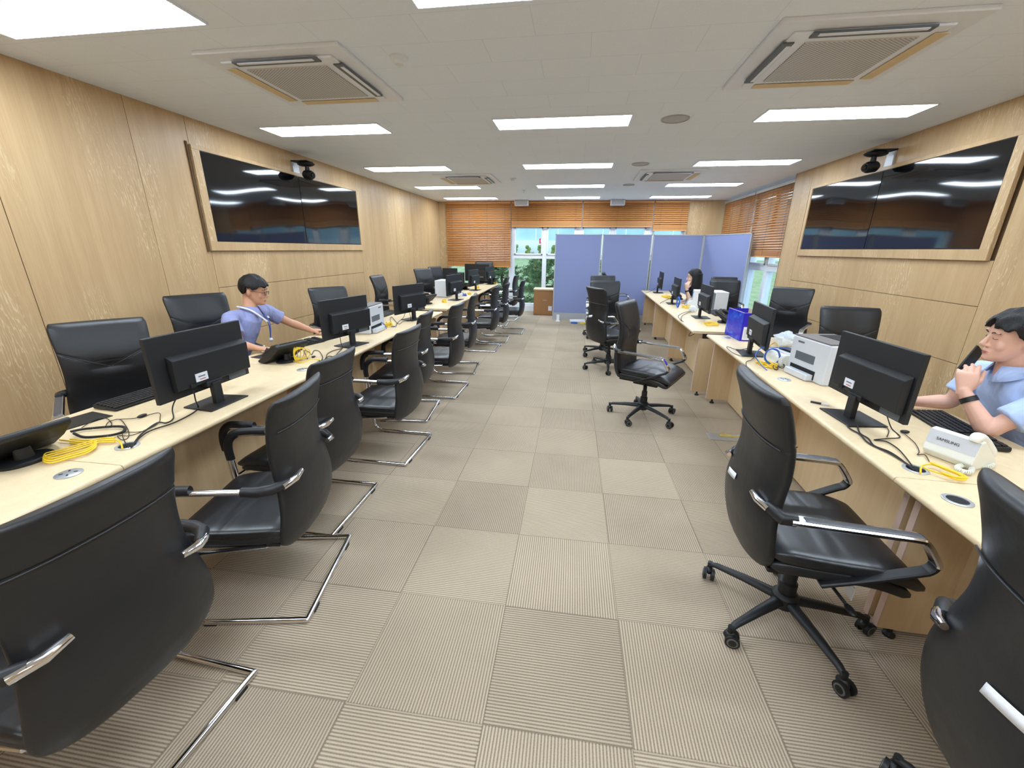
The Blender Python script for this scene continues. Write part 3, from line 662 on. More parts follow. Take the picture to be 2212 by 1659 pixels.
# ================================================================ chairs
def sgn(x, p): return math.copysign(abs(x)**p, x)
def back_shell(prof, bend, th, nx=44, seam=None, vseam=None, top_r=.03):
    """prof: list (z, y_center, half_width); section: rounded slab, curved in plan (centre to the rear). returns MB rings"""
    pts = [Vector((p[0], p[1], p[2])) for p in prof]; sp, _ = spline(pts, [0]*len(pts), 7)
    rings = []
    z0, z1 = sp[0].x, sp[-1].x; N = len(sp)
    for i, p in enumerate(sp):
        z, yc, hw = p.x, p.y, p.z
        e = min(1, (z1-z)/.035+.0, (z-z0)/.03+.0); e = max(0, e); k = math.sqrt(max(0, 1-(1-e)**2)); k = .25+.75*k
        ring = []
        for a in range(nx):
            an = 2*PI*a/nx; cx, sn = sgn(math.cos(an), .38), sgn(math.sin(an), .55)
            X = hw*cx*(1 if k > .95 else (.955+.045*k)); fl = 1-.35*abs(cx)**4
            y = yc+bend*(X/.25)**2 + th/2*sn*k*fl
            if seam and abs(z-seam) < .008 and sn < 0: y += .004*(1-abs(z-seam)/.008)
            if vseam and sn > 0:
                zc, zdip, zs = vseam                   # V from the sides (zs) down to the centre (zc), button dimple
                zv = zc+(zs-zc)*min(1, abs(X)/.22)
                d = abs(z-zv); y -= .003*math.exp(-(d/.007)**2)
                rr = math.hypot(X/.045, (z-zc-.010)/.035); y -= .022*math.exp(-rr*rr)
            ring.append((X, y, z))
        rings.append(ring)
    return rings
def fine(prof, m=8):
    pts = [Vector(p) for p in prof]; s, _ = spline(pts, [0]*len(pts), m); return [tuple(p) for p in s]
def seat_mesh(name, par, w0, w1, y0, y1, z, th, droop=.02, m='seat_leather'):
    # loft from rear to front with rounded ends and a waterfall front
    N = 16; rings = []; nx = 40
    for i in range(N+1):
        t = i/N; y = y0+(y1-y0)*t; hw = (w0+(w1-w0)*math.sin(t*PI*.8))/2
        e = min(1, min(t, 1-t)/.10); k = .35+.65*math.sqrt(max(0, 1-(1-e)**2)); dz = -droop*max(0, (t-.62)/.38)**2
        ring = []
        for a in range(nx):
            an = 2*PI*a/nx; cx, sn = sgn(math.cos(an), .35), sgn(math.sin(an), .6)
            X = hw*cx*(.93+.07*k); zz = z+dz+th/2*sn*k+(.008*(abs(X)/hw)**3 if sn > 0 else 0)
            ring.append((X, y, zz))
        rings.append(ring)
    return MB().mat(m).rings(rings).build(name, parent=par)
def visitor_chair():
    t = thing('visitor_chair', '', 'chair', (0, 0, 0), 0, 'cantilever chairs along the left aisle')
    prof = [(.322, -.228, .165), (.338, -.234, .196), (.375, -.250, .234), (.43, -.266, .246), (.52, -.274, .237), (.62, -.262, .218), (.70, -.248, .209), (.80, -.248, .211), (.90, -.266, .217), (.96, -.284, .219), (.990, -.296, .214)]
    MB().mat('leather').rings(back_shell(fine(prof, 5), .035, .062, seam=.862, nx=56)).build('backrest', parent=t)
    bk = t.name
    sm = MB().mat('seam')
    def rear(X, z):
        # rear surface of the back
        ps = sorted(fine(prof, 5)); zz = [p[0] for p in ps]; i = max(0, min(len(ps)-2, next((k for k in range(len(ps)-1) if zz[k+1] >= z), len(ps)-2)))
        f = (z-ps[i][0])/max(1e-6, ps[i+1][0]-ps[i][0]); yc = ps[i][1]+(ps[i+1][1]-ps[i][1])*f; hw = ps[i][2]+(ps[i+1][2]-ps[i][2])*f
        return yc+.035*(X/.25)**2-.031*(1-.35*abs(X/hw)**4*1.0), hw
    pts = []
    for i in range(17):
        X = -.195+.39*i/16; y, hw = rear(X, .862); pts.append((X, y-.0005, .862))
    sm.tube(pts, .0022, 6); sm.build('back_seam', parent=t)
    seat_mesh('seat', t, .47, .50, -.235, .25, .422, .055, .03); seat_mesh('seat_base', t, .455, .485, -.235, .235, .388, .05, .025, 'leather')
    u = MB().mat('plastic').bb((-.22, -.2, .352), (.22, .2, .368)); u.build('seat_pan', parent=t, smooth=False, bevel=.004)
    # chrome tube: rear floor bar, runners, front uprights, arms running back to the backrest
    W_ = .272; r = .0125
    half = [(0, -.285, r), (W_*.5, -.285, r), (W_, -.285, r)]
    run = [(W_, -.285, r), (W_, -.1, r), (W_, .14, r), (W_, .185, r+.006), (W_, .222, .045), (W_, .236, .09), (W_, .250, .30), (W_, .262, .52), (W_, .260, .585), (W_, .235, .628), (W_, .18, .643), (W_, .0, .648), (W_, -.16, .650)]
    b = MB().mat('chrome')
    b.tube([(-W_, -.285, r), (W_, -.285, r)], r, 14)
    for s in (-1, 1):
        low = [(s*x, y, z) for x, y, z in run[:3]]; up = [(s*x, y, z) for x, y, z in run[2:]]
        b.tube(low, r, 14); b.tube(up, r, 14, smooth_path=4)
        b.ell((s*W_, -.285, r), (r, r, r), n=12, m=8)
    b.tube([(-W_, .246, .335), (W_, .246, .335)], .010, 10); b.tube([(-W_, .246, .335), (-W_+.03, .1, .345), (-W_+.05, -.15, .36)], .009, 8); b.tube([(W_, .246, .335), (W_-.03, .1, .345), (W_-.05, -.15, .36)], .009, 8)
    b.build('chrome_frame', parent=t)
    for s in (-1, 1):
        pad = [(s*W_, .264, .50), (s*W_, .266, .56), (s*W_, .252, .612), (s*W_, .208, .648), (s*W_, .15, .656), (s*W_, .06, .658)]
        a = MB().mat('arm_black').tube(pad, .0215, 12, flat=.72, up=(1, 0, 0), smooth_path=4).build('armrest', parent=t)
        # black elbow and chrome tip clamped on the rear of the back
        e = MB().mat('arm_black').tube([(s*W_, -.13, .650), (s*(W_+.002), -.19, .650), (s*(W_-.012), -.235, .652), (s*(W_-.065), -.282, .655)], [.018, .020, .020, .016], 12, flat=1.1).build('arm_clamp', parent=t)
        MB().mat('chrome').tube([(s*(W_-.035), -.266, .650), (s*(W_-.085), -.296, .660), (s*(W_-.135), -.298, .668)], [.0155, .0145, .010], 12).build('chrome_tip', parent=e)
    g = MB().mat('plastic')
    for s in (-1, 1): g.box((s*.2, -.288, .007), (.05, .022, .014)); g.box((s*W_, .12, .008), (.022, .05, .016))
    g.build('floor_glides', parent=t, smooth=False)
    KID[t.name] = kids(t)
    for c in kids(t): KID[c.name] = kids(c)
    return t
def swivel_chair():
    t = thing('swivel_chair', '', 'chair', (0, 0, 0), 0, 'high back swivel chairs')
    prof = [(.392, -.206, .150), (.412, -.214, .190), (.465, -.230, .232), (.53, -.243, .246), (.62, -.250, .240), (.72, -.236, .224), (.80, -.226, .217), (.90, -.234, .218), (1.0, -.262, .224), (1.06, -.284, .226), (1.095, -.298, .220)]
    MB().mat('leather').rings(back_shell(fine(prof, 7), .030, .080, seam=.90, vseam=(.810, .8, .930), nx=72)).build('backrest', parent=t)
    pts = []
    fp = fine(prof, 5)
    for i in range(17):
        X = -.205+.41*i/16; pts.append((X, -.234+.030*(X/.25)**2-.040*(1-.35*abs(X/.218)**4)-.0005, .90))
    MB().mat('seam').tube(pts, .0026, 6).build('back_seam', parent=t)
    def ycen(z):
        for (a0, b0, _), (a1, b1, _) in zip(fp, fp[1:]):
            if a0 <= z <= a1: return b0+(b1-b0)*(z-a0)/(a1-a0)
        return fp[-1][1]
    pts = []
    for i in range(25):
        X = -.19+.38*i/24; z = .810+.12*min(1, abs(X)/.22); rr = math.hypot(X/.045, (z-.820)/.035)
        pts.append((X, ycen(z)+.030*(X/.25)**2+.0392*(1-.35*abs(X/.221)**4)-.022*math.exp(-rr*rr), z))
    MB().mat('seam').tube(pts, .0024, 6).build('front_seam', parent=t)
    seat_mesh('seat', t, .46, .50, -.19, .29, .482, .065, .045); seat_mesh('seat_shell', t, .465, .485, -.19, .26, .438, .062, .04, 'leather')
    MB().mat('plastic').bb((-.2, -.19, .392), (.2, .17, .414)).build('seat_pan', parent=t, smooth=False, bevel=.006)
    mc = MB().mat('plastic').bb((-.07, -.10, .335), (.07, .13, .395)).bb((-.10, -.02, .35), (.10, .05, .38)).build('tilt_mechanism', parent=t, smooth=False, bevel=.006)
    MB().mat('plastic').tube([(.08, .03, .36), (.17, .05, .352), (.24, .07, .335)], [.007, .006, .006], 8).ell((.255, .075, .33), (.03, .014, .008)).build('height_lever', parent=mc)
    MB().mat('plastic').lathe([(.034, .10), (.034, .2), (.026, .205), (.026, .26), (.018, .262), (.018, .34)], 18).build('gas_lift', parent=t)
    b = MB().mat('plastic').lathe([(.036, .072), (.05, .085), (.052, .135), (.04, .15), (.036, .152)], 20)
    for k in range(5):
        a = 2*PI*k/5; d = Vector((math.cos(a), math.sin(a), 0))
        b.tube([d*.03+Vector((0, 0, .112)), d*.16+Vector((0, 0, .104)), d*.29+Vector((0, 0, .088)), d*.318+Vector((0, 0, .076))], [.026, .021, .0155, .013], 10, flat=.8)
        b.tube([d*.318+Vector((0, 0, .09)), d*.318+Vector((0, 0, .055))], .0115, 10)
    b.build('star_base', parent=t)
    for k in range(5):
        a = 2*PI*k/5; d = Vector((math.cos(a), math.sin(a), 0))*.318; sw = [0.4, 2.0, 1.1, 2.7, .2][k]
        T = TR((d.x, d.y, 0), rz=sw)
        c = MB().mat('plastic')
        c.tube([(-.024, .012, .030), (-.010, .012, .030)], .0285, 18, T=T); c.tube([(.010, .012, .030), (.024, .012, .030)], .0285, 18, T=T)
        c.ell((0, .002, .046), (.017, .026, .020), T=T, n=12, m=8)
        co = c.build('caster', parent=t)
        for s in (-1, 1): MB().mat('wheel').tube([(s*.0235, .012, .030), (s*.0262, .012, .030)], .021, 18, T=T).mat('plastic').tube([(s*.026, .012, .030), (s*.0275, .012, .030)], .015, 18, T=T).build('wheel_rim', parent=co)
    for s in (-1, 1):
        X = s*.262
        P = [(X, -.19, .672), (X, -.05, .669), (X, .10, .666), (X, .185, .663), (X, .212, .652), (X, .258, .588), (X, .262, .566), (X, .248, .545), (X, .22, .531), (X-s*.012, .09, .466), (X-s*.03, -.03, .405)]
        sp, _ = spline([Vector(p) for p in P], [0]*len(P), 5)
        def strip(pp, w0, th):
            rg = []
            for i, p in enumerate(pp):
                tt = (pp[min(i+1, len(pp)-1)]-pp[max(i-1, 0)]).normalized(); nn = Vector((1, 0, 0)).cross(tt).normalized()
                w_ = w0
                rg.append([p+Vector((1, 0, 0))*w_*c+nn*th*d for c, d in ((-1, -.5), (-.8, -1), (.8, -1), (1, -.5), (1, .5), (.8, 1), (-.8, 1), (-1, .5))])
            return rg
        k = 5*6
        a = MB().mat('chrome').rings(strip(sp[:k], .024, .0095)).mat('arm_black').rings(strip(sp[k-1:], .021, .0085)); ao = a.build('armrest', parent=t)
        MB().mat('arm_top').rings(strip([p+Vector((0, 0, .0075)) for p in sp[2:20]], .0165, .0035)).build('arm_inlay', parent=ao)
        e = MB().mat('arm_black').tube([(X, -.17, .672), (X, -.215, .674), (X-s*.022, -.226, .678), (X-s*.060, -.248, .686)], [.019, .02, .02, .015], 12, flat=1.15).build('arm_clamp', parent=t)
        MB().mat('chrome').tube([(X-s*.040, -.246, .681), (X-s*.078, -.272, .692), (X-s*.115, -.280, .702)], [.0145, .013, .009], 12).build('chrome_tip', parent=e)
    KID[t.name] = kids(t)
    for c in kids(t): KID[c.name] = kids(c)
    return t
VC = visitor_chair(); SW = swivel_chair()
def place(proto, used, x, y, ang, lab, group, dz=0):
    """ang = direction the sitter faces, degrees from +x"""
    rz = R(ang-90)
    if not used: proto.location = (x, y, 0); proto.rotation_euler = (0, 0, rz); tag(proto, lab, 'chair', group); r = proto
    else: r = dup(proto, (x, y, 0), rz, lab, group)
    return r
vis = [(-1.14-.285, .725, 177, 'black cantilever chair in the left foreground, cut off by the photo corner'),
       (-1.125-.28, 1.44, 191, 'black cantilever chair right behind the left foreground one, turned slightly'),
       (-1.275-.285, 2.015, 180, 'black cantilever chair, third from the camera in the left aisle row'),
       (-1.185-.285, 2.85, 179, 'black cantilever chair, fourth in the left aisle row, seat and armrest clear'),
       (-1.345-.285, 3.62, 186, 'black cantilever chair, fifth in the left aisle row, mostly hidden by the fourth'),
       (-1.23-.285, 4.30, 179, 'black cantilever chair beside the end of the near left desks'),
       (-1.285-.285, 5.19, 187, 'black cantilever chair at the gap between both left desk rows'),
       (-1.225-.285, 6.45, 180, 'black cantilever chair, first at the far left desks with pleated seat showing'),
       (-1.175-.285, 7.13, 183, 'black cantilever chair, second at the far left desks'),
       (-1.0-.285, 7.94, 181, 'black cantilever chair, third at the far left desks, pulled out farthest'),
       (-1.44-.285, 8.70, 182, 'black cantilever chair, fourth at the far left desks'),
       (-1.335-.285, 9.44, 177, 'black cantilever chair nearest the far window, last in the left aisle row')]
for i, (x, y, a, lab) in enumerate(vis): place(VC, i > 0, x, y, a, lab, 'cantilever chairs along the left aisle')
def back_to_hub(bx, by, ang, off=.30): return bx+off*math.cos(R(ang)), by+off*math.sin(R(ang))
sw = []
sw.append((.972, 1.585, -3, 'big black swivel chair in the right aisle beside the near right desk', 'swivel chairs in the right aisle', -2, 1))
sw.append((1.165, .715, -9, 'black swivel chair in the right foreground corner, cut off by the photo', 'swivel chairs in the right aisle', 5, 1))
sw.append((.70, 3.90, -28, 'black swivel chair standing free in the aisle, turned toward the camera', 'swivel chairs in the right aisle', 0, 1))
sw.append((.47, 5.56, 28, 'black swivel chair with its rear to the camera, left of the free standing one', 'swivel chairs in the right aisle', 0, 1))
sw.append((.43, 6.36, -88, 'black swivel chair facing the camera behind the turned away one', 'swivel chairs in the right aisle', 0, 1))
sw.append((.46, 7.75, -90, 'black swivel chair whose top just shows above the camera-facing one', 'swivel chairs in the right aisle', 0, 1))
sw.append((.80, 8.75, -2, 'black swivel chair farthest back, sideways before the partition', 'swivel chairs in the right aisle', 0, 1.02))
for bx, by, ang, z, lab in ((-2.96, 2.15, -36, 1.095, 'black swivel chair behind the nearest left monitor'), (-3.20, 3.10, -28, 1.155, 'black swivel chair behind the man with glasses'),
                            (-2.93, 4.60, -34, 1.10, 'black swivel chair behind the left laser printer monitor'), (-3.13, 6.28, 2, 1.13, 'black swivel chair seen sideways against the left wall'),
                            (-3.10, 8.22, -28, 1.15, 'black swivel chair behind the white computer tower on the left'), (-3.20, 9.25, -20, 1.15, 'black swivel chair by the left wall next to the far window'),
                            (-2.37, 10.66, -88, 1.23, 'black swivel chair in front of the long lowered blind')):
    x, y = back_to_hub(bx, by, ang, .27); sw.append((x, y, ang, lab, 'swivel chairs along the left wall', 0, z/1.095))
for bx, by, ang, z, lab in ((2.36, 4.02, -97, 1.10, 'black swivel chair behind the right laser printer'), (2.68, 5.75, -126, 1.12, 'black swivel chair with tufted back beside the blue carton'),
                            (2.29, 7.08, -92, 1.115, 'black swivel chair behind the white tower on the right desks'), (2.66, 8.3, -95, 1.10, 'black swivel chair beside the woman, half hidden by the one before it')):
    x, y = back_to_hub(bx, by, ang, .27); sw.append((x, y, ang, lab, 'swivel chairs along the right wall', 0, z/1.095))
for i, (x, y, a, lab, g, br, zs) in enumerate(sw):
    r = place(SW, i > 0, x, y, a, lab, g)
    # lifted seats: raise everything above the gas lift, keep base on the floor
    if zs > 1.01:
        dz = 1.095*zs-1.095
        for c in [c for c in COL.objects if c.parent == r]:
            if not c.name.startswith(('star_base', 'caster', 'gas_lift')): c.location.z += dz
            if c.name.startswith('gas_lift'): c.scale = (1, 1, 1+dz/.34)
    bases = [c for c in COL.objects if c.parent == r and c.name.startswith(('star_base', 'caster'))]
    # turn the star base so casters stand as in the photo
    want = {0: 140, 1: 111, 2: 165, 3: 195, 4: 215}.get(i, 40+37*i)
    for c in bases: c.rotation_euler = (0, 0, R(want)-R(a-90))
big = [o for o in COL.objects if o.get('category') == 'chair']
def by(lab): return next(o for o in COL.objects if o.get('label') == lab)
r1 = by(sw[0][3]); r2 = by(sw[1][3]); r4 = by(sw[3][3])
for rr, z, dx in ((r1, .66, -.06), (r2, .70, .045), (r4, .72, -.07)):
    b = MB().mat('sticker'); pts = []
    n = 8
    vs = []; zz = z-.008
    for j in range(2):
        for i in range(n+1):
            X = dx-.05+.10*i/n; zq = z+(.014 if j else -.014)+.02*(i/n-.5)
            # rear surface height at this z
            yc = {0: 0}.get(1, None)
            def ycen(zv):
                P = [(.53, -.243), (.62, -.250), (.72, -.236), (.80, -.226), (.90, -.234)]
                for (a0, b0), (a1, b1) in zip(P, P[1:]):
                    if a0 <= zv <= a1: return b0+(b1-b0)*(zv-a0)/(a1-a0)
                return -.236
            vs.append((X, ycen(zq)+.030*(X/.25)**2-.0450+.004*(X/.2)**2, zq))
    b.add(vs, [(i, i+1, n+2+i, n+1+i) for i in range(n)])
    s_ = b.build('asset_label', parent=rr); s_['label'] = 'white paper sticker'
    m = s_.modifiers.new('thick', 'SOLIDIFY'); m.thickness = .0008; m.offset = 0
q = MB().mat('sticker').box((.16, .12, .335), (.045, .003, .055)).mat('ink').tube([(.15, .12, .40), (.16, .12, .36)], .002, 6).build('hang_tag', parent=r1, smooth=False)
# ================================================================ things on the desks
CB = {}
CB['vga1'] = [(-1.991, 1.758, 0.84), (-2.019, 1.711, 0.79), (-2.018, 1.68, 0.75), (-1.934, 1.603, 0.736), (-1.914, 1.548, 0.736), (-1.958, 1.541, 0.736), (-1.905, 1.417, 0.736), (-1.819, 1.303, 0.736)]
CB['pw1'] = [(-1.896, 1.708, 0.85), (-1.905, 1.714, 0.79), (-1.933, 1.743, 0.738), (-1.893, 1.668, 0.738), (-1.877, 1.55, 0.738), (-1.898, 1.465, 0.738), (-1.877, 1.393, 0.738), (-1.815, 1.3, 0.738)]
CB['usb1'] = [(-2.192, 1.542, 0.736), (-2.225, 1.597, 0.736), (-2.23, 1.636, 0.736), (-2.224, 1.678, 0.736)]
CB['usb2'] = [(-2.192, 1.542, 0.736), (-2.138, 1.559, 0.736), (-2.109, 1.58, 0.736), (-2.071, 1.649, 0.736), (-1.998, 1.592, 0.736), (-1.952, 1.542, 0.736), (-1.929, 1.464, 0.736), (-1.945, 1.435, 0.736), (-2.0, 1.419, 0.736), (-1.916, 1.354, 0.736), (-1.829, 1.301, 0.736)]
CB['loop'] = [(-2.244, 1.434, 0.736), (-2.281, 1.512, 0.736), (-2.257, 1.546, 0.736), (-2.169, 1.503, 0.736), (-2.131, 1.468, 0.736), (-2.15, 1.464, 0.736), (-2.195, 1.513, 0.736), (-2.175, 1.545, 0.736), (-2.076, 1.491, 0.736), (-1.981, 1.428, 0.736), (-1.925, 1.376, 0.736), (-1.932, 1.357, 0.736), (-1.992, 1.389, 0.736), (-1.944, 1.397, 0.736), (-1.93, 1.438, 0.736), (-1.952, 1.542, 0.736)]
CB['coil'] = [(-2.227, 1.378, 0.745), (-2.204, 1.408, 0.745), (-2.148, 1.438, 0.745), (-2.083, 1.463, 0.745), (-2.038, 1.457, 0.745), (-1.997, 1.418, 0.745), (-2.01, 1.379, 0.745), (-2.065, 1.35, 0.745), (-2.115, 1.342, 0.745), (-2.191, 1.365, 0.745)]
CB['yel1'] = [(-2.177, 1.301, 0.742), (-2.12, 1.3, 0.742), (-2.059, 1.299, 0.742), (-2.01, 1.308, 0.742), (-1.973, 1.286, 0.742), (-1.951, 1.236, 0.742), (-1.97, 1.192, 0.742), (-1.992, 1.149, 0.742), (-2.032, 1.151, 0.742), (-2.065, 1.175, 0.742), (-2.05, 1.208, 0.742), (-2.028, 1.254, 0.742), (-2.014, 1.301, 0.742), (-2.004, 1.326, 0.742), (-1.947, 1.342, 0.742), (-1.893, 1.322, 0.742), (-1.83, 1.278, 0.742)]
CB['yel2'] = [(-2.078, 2.659, 0.75), (-1.981, 2.617, 0.75), (-1.89, 2.611, 0.75), (-1.918, 2.702, 0.75), (-2.048, 2.887, 0.75), (-2.185, 3.036, 0.75), (-2.213, 3.0, 0.75), (-2.091, 2.824, 0.75), (-1.951, 2.671, 0.75), (-1.893, 2.634, 0.75), (-1.912, 2.703, 0.75), (-2.048, 2.887, 0.75), (-2.171, 2.994, 0.75), (-2.153, 2.923, 0.75), (-2.052, 2.778, 0.75), (-1.917, 2.641, 0.75), (-1.95, 2.772, 0.75), (-1.905, 2.755, 0.75), (-1.839, 2.669, 0.75)]
CB['blk2'] = [(-2.006, 3.248, 0.85), (-1.938, 3.143, 0.78), (-1.93, 3.14, 0.738), (-1.951, 3.043, 0.738), (-1.934, 2.931, 0.738), (-1.872, 2.808, 0.738), (-1.839, 2.714, 0.738)]
CB['blk2b'] = [(-1.931, 3.148, 0.736), (-1.876, 2.979, 0.736), (-1.843, 2.875, 0.736), (-1.887, 2.866, 0.736), (-1.831, 2.711, 0.736)]
CB['blk2c'] = [(-1.997, 2.766, 0.736), (-2.188, 3.005, 0.736), (-2.114, 2.961, 0.736), (-2.045, 2.89, 0.736), (-2.109, 3.02, 0.736), (-2.052, 3.002, 0.736), (-1.916, 2.834, 0.736), (-1.856, 2.718, 0.736)]
CB['blk3'] = [(-2.045, 4.868, 0.83), (-2.075, 4.833, 0.78), (-2.07, 4.756, 0.738), (-2.001, 4.448, 0.738), (-1.928, 4.216, 0.738)]
CB['blk3b'] = [(-1.976, 4.718, 0.83), (-1.9, 4.571, 0.78), (-1.905, 4.557, 0.738), (-1.962, 4.5, 0.738), (-1.95, 4.332, 0.738), (-2.223, 4.772, 0.738), (-2.185, 4.635, 0.738), (-2.084, 4.43, 0.738)]
CB['blue3'] = [(-2.115, 4.028, 0.83), (-2.062, 4.06, 0.82), (-1.996, 4.036, 0.8), (-1.96, 4.026, 0.77), (-1.942, 4.013, 0.74)]
CB['yel3'] = [(-2.107, 4.353, 0.75), (-2.049, 4.323, 0.75), (-2.061, 4.45, 0.75), (-2.005, 4.375, 0.75), (-1.955, 4.18, 0.75), (-1.93, 4.033, 0.75), (-2.014, 4.248, 0.75), (-2.029, 4.413, 0.75), (-1.932, 4.225, 0.75), (-1.843, 4.089, 0.75)]
CB['cr1'] = [(1.415, 2.226, 0.736), (1.35, 2.083, 0.736), (1.352, 2.0, 0.736), (1.332, 1.903, 0.736), (1.348, 1.834, 0.736), (1.36, 1.783, 0.736), (1.362, 1.721, 0.736), (1.353, 1.661, 0.736)]
CB['cr2'] = [(1.427, 2.151, 0.736), (1.363, 2.018, 0.736), (1.362, 1.954, 0.736), (1.339, 1.875, 0.736), (1.364, 1.824, 0.736), (1.366, 1.758, 0.736), (1.356, 1.696, 0.736), (1.353, 1.661, 0.736)]
CB['cr3'] = [(1.507, 2.087, 0.8), (1.552, 2.102, 0.736), (1.521, 1.997, 0.736), (1.456, 1.97, 0.736), (1.379, 1.941, 0.736), (1.421, 1.934, 0.736), (1.425, 1.876, 0.736), (1.407, 1.804, 0.736), (1.365, 1.686, 0.736)]
CB['cr4'] = [(1.54, 2.209, 0.736), (1.544, 2.172, 0.736), (1.525, 2.08, 0.736), (1.46, 1.987, 0.736)]
CB['cr5'] = [(1.571, 2.055, 0.736), (1.542, 1.94, 0.736), (1.496, 1.847, 0.736), (1.466, 1.812, 0.736), (1.497, 1.818, 0.736), (1.467, 1.751, 0.736)]
CB['cry'] = [(1.343, 1.621, 0.745), (1.393, 1.686, 0.745), (1.443, 1.706, 0.745), (1.463, 1.664, 0.745), (1.481, 1.623, 0.745), (1.475, 1.596, 0.745), (1.441, 1.595, 0.745), (1.424, 1.624, 0.745), (1.4, 1.653, 0.745), (1.39, 1.674, 0.745)]
CB['crw'] = [(1.527, 1.664, 0.745), (1.518, 1.685, 0.745), (1.538, 1.711, 0.745), (1.589, 1.732, 0.745), (1.583, 1.707, 0.745), (1.544, 1.667, 0.745), (1.515, 1.667, 0.745)]
CB['crw2'] = [(1.607, 1.735, 0.745), (1.637, 1.734, 0.745), (1.666, 1.733, 0.745), (1.709, 1.777, 0.745), (1.711, 1.802, 0.745), (1.693, 1.811, 0.745), (1.663, 1.806, 0.745)]
CB['blueloop'] = [(1.609, 3.308, 0.86), (1.571, 3.344, 0.85), (1.49, 3.362, 0.85), (1.444, 3.379, 0.84), (1.396, 3.336, 0.82), (1.352, 3.249, 0.8), (1.369, 3.233, 0.77), (1.379, 3.156, 0.745), (1.385, 3.099, 0.735)]
CB['blueO'] = [(1.418, 3.247, 0.8), (1.413, 3.214, 0.85), (1.436, 3.198, 0.87), (1.491, 3.229, 0.85), (1.531, 3.269, 0.8), (1.527, 3.272, 0.76), (1.49, 3.267, 0.74), (1.443, 3.256, 0.76)]
CB['blk'] = [(1.547, 3.171, 0.75), (1.538, 3.197, 0.75), (1.57, 3.303, 0.75), (1.532, 3.281, 0.75), (1.48, 3.172, 0.75), (1.45, 3.085, 0.75), (1.423, 3.067, 0.75), (1.444, 3.151, 0.75), (1.484, 3.214, 0.75), (1.493, 3.188, 0.75), (1.491, 3.119, 0.75), (1.542, 3.197, 0.75), (1.562, 3.302, 0.75), (1.532, 3.296, 0.75), (1.481, 3.158, 0.75), (1.491, 3.119, 0.75)]
CB['yelR'] = [(1.391, 3.05, 0.742), (1.41, 3.173, 0.742), (1.441, 3.324, 0.742), (1.44, 3.369, 0.742), (1.421, 3.246, 0.742), (1.406, 3.145, 0.742), (1.389, 3.062, 0.742)]
CB['yelR2'] = [(1.647, 3.755, 0.75), (1.669, 3.758, 0.79), (1.671, 3.701, 0.82), (1.716, 3.747, 0.79), (1.77, 3.837, 0.75)]
CB['hang'] = [(1.718, 6.317, 0.74), (1.466, 5.864, 0.74), (1.356, 5.603, 0.74), (1.297, 5.372, 0.74), (1.277, 5.215, 0.74), (1.339, 5.225, 0.7), (1.369, 5.116, 0.68), (1.359, 5.037, 0.67), (1.296, 4.917, 0.62), (1.363, 4.948, 0.64), (1.421, 4.996, 0.68)]
CB['hang2'] = [(1.86, 6.834, 0.736), (1.594, 6.179, 0.736), (1.486, 6.023, 0.736), (1.354, 5.745, 0.736), (1.306, 5.562, 0.736), (1.275, 5.239, 0.736)]
CB['hang3'] = [(1.67, 7.888, 0.74), (1.502, 7.431, 0.74), (1.341, 7.018, 0.74), (1.39, 7.18, 0.7), (1.367, 6.676, 0.68), (1.376, 6.46, 0.66)]
CB['yel5'] = [(1.487, 5.058, 0.742), (1.563, 5.144, 0.742), (1.635, 5.136, 0.742), (1.623, 4.996, 0.742), (1.554, 4.981, 0.742), (1.477, 4.965, 0.742)]
def monitor():
    t = thing('computer_monitor', '', 'monitor', (0, 0, 0), 0, 'black monitors on the desks')
    MB().mat('mon').prism([(-.125, -.09), (.125, -.09), (.105, .10), (-.105, .10)], 0, .008, 'z').build('stand_base', parent=t, smooth=False, bevel=.003)
    MB().mat('mon').prism([(-.026, -.03), (.026, -.03), (.022, .0), (-.022, .0)], .006, .125, 'z').build('stand_neck', parent=t, smooth=False, bevel=.003)
    MB().mat('mon').bb((-.05, -.022, .108), (.05, .03, .135)).build('hinge', parent=t, smooth=False, bevel=.004)
    b = MB().mat('mon').bb((-.278, .02, .085), (.278, .042, .408))
    p = b.build('panel_housing', parent=t, smooth=False, bevel=.003)
    b = MB().mat('mon'); b.prism([(.02, .122), (-.012, .130), (-.018, .285), (.02, .305)], -.20, .262, 'x'); b.build('rear_cover', parent=p, smooth=False, bevel=.004)
    MB().mat('screen').bb((-.272, .0415, .098), (.272, .043, .402)).build('display', parent=t, smooth=False)
    s = MB().mat('sticker').bb((-.100, -.0175, .150), (-.030, -.0145, .192)).mat('ink').bb((-.085, -.0182, .172), (-.045, -.0174, .178)).mat('ink_red').bb((-.08, -.0182, .158), (-.045, -.0174, .162)).build('asset_sticker', parent=t, smooth=False)
    s['label'] = 'small white asset sticker'
    MB().mat('label_grey').bb((.13, .018, .090), (.25, .0198, .120)).build('rating_label', parent=t, smooth=False)
    MB().mat('dark').bb((-.135, -.0178, .128), (-.105, -.0145, .148)).build('power_inlet', parent=t, smooth=False)
    KID[t.name] = kids(t); KID[p.name] = kids(p)
    return t
MON = monitor()
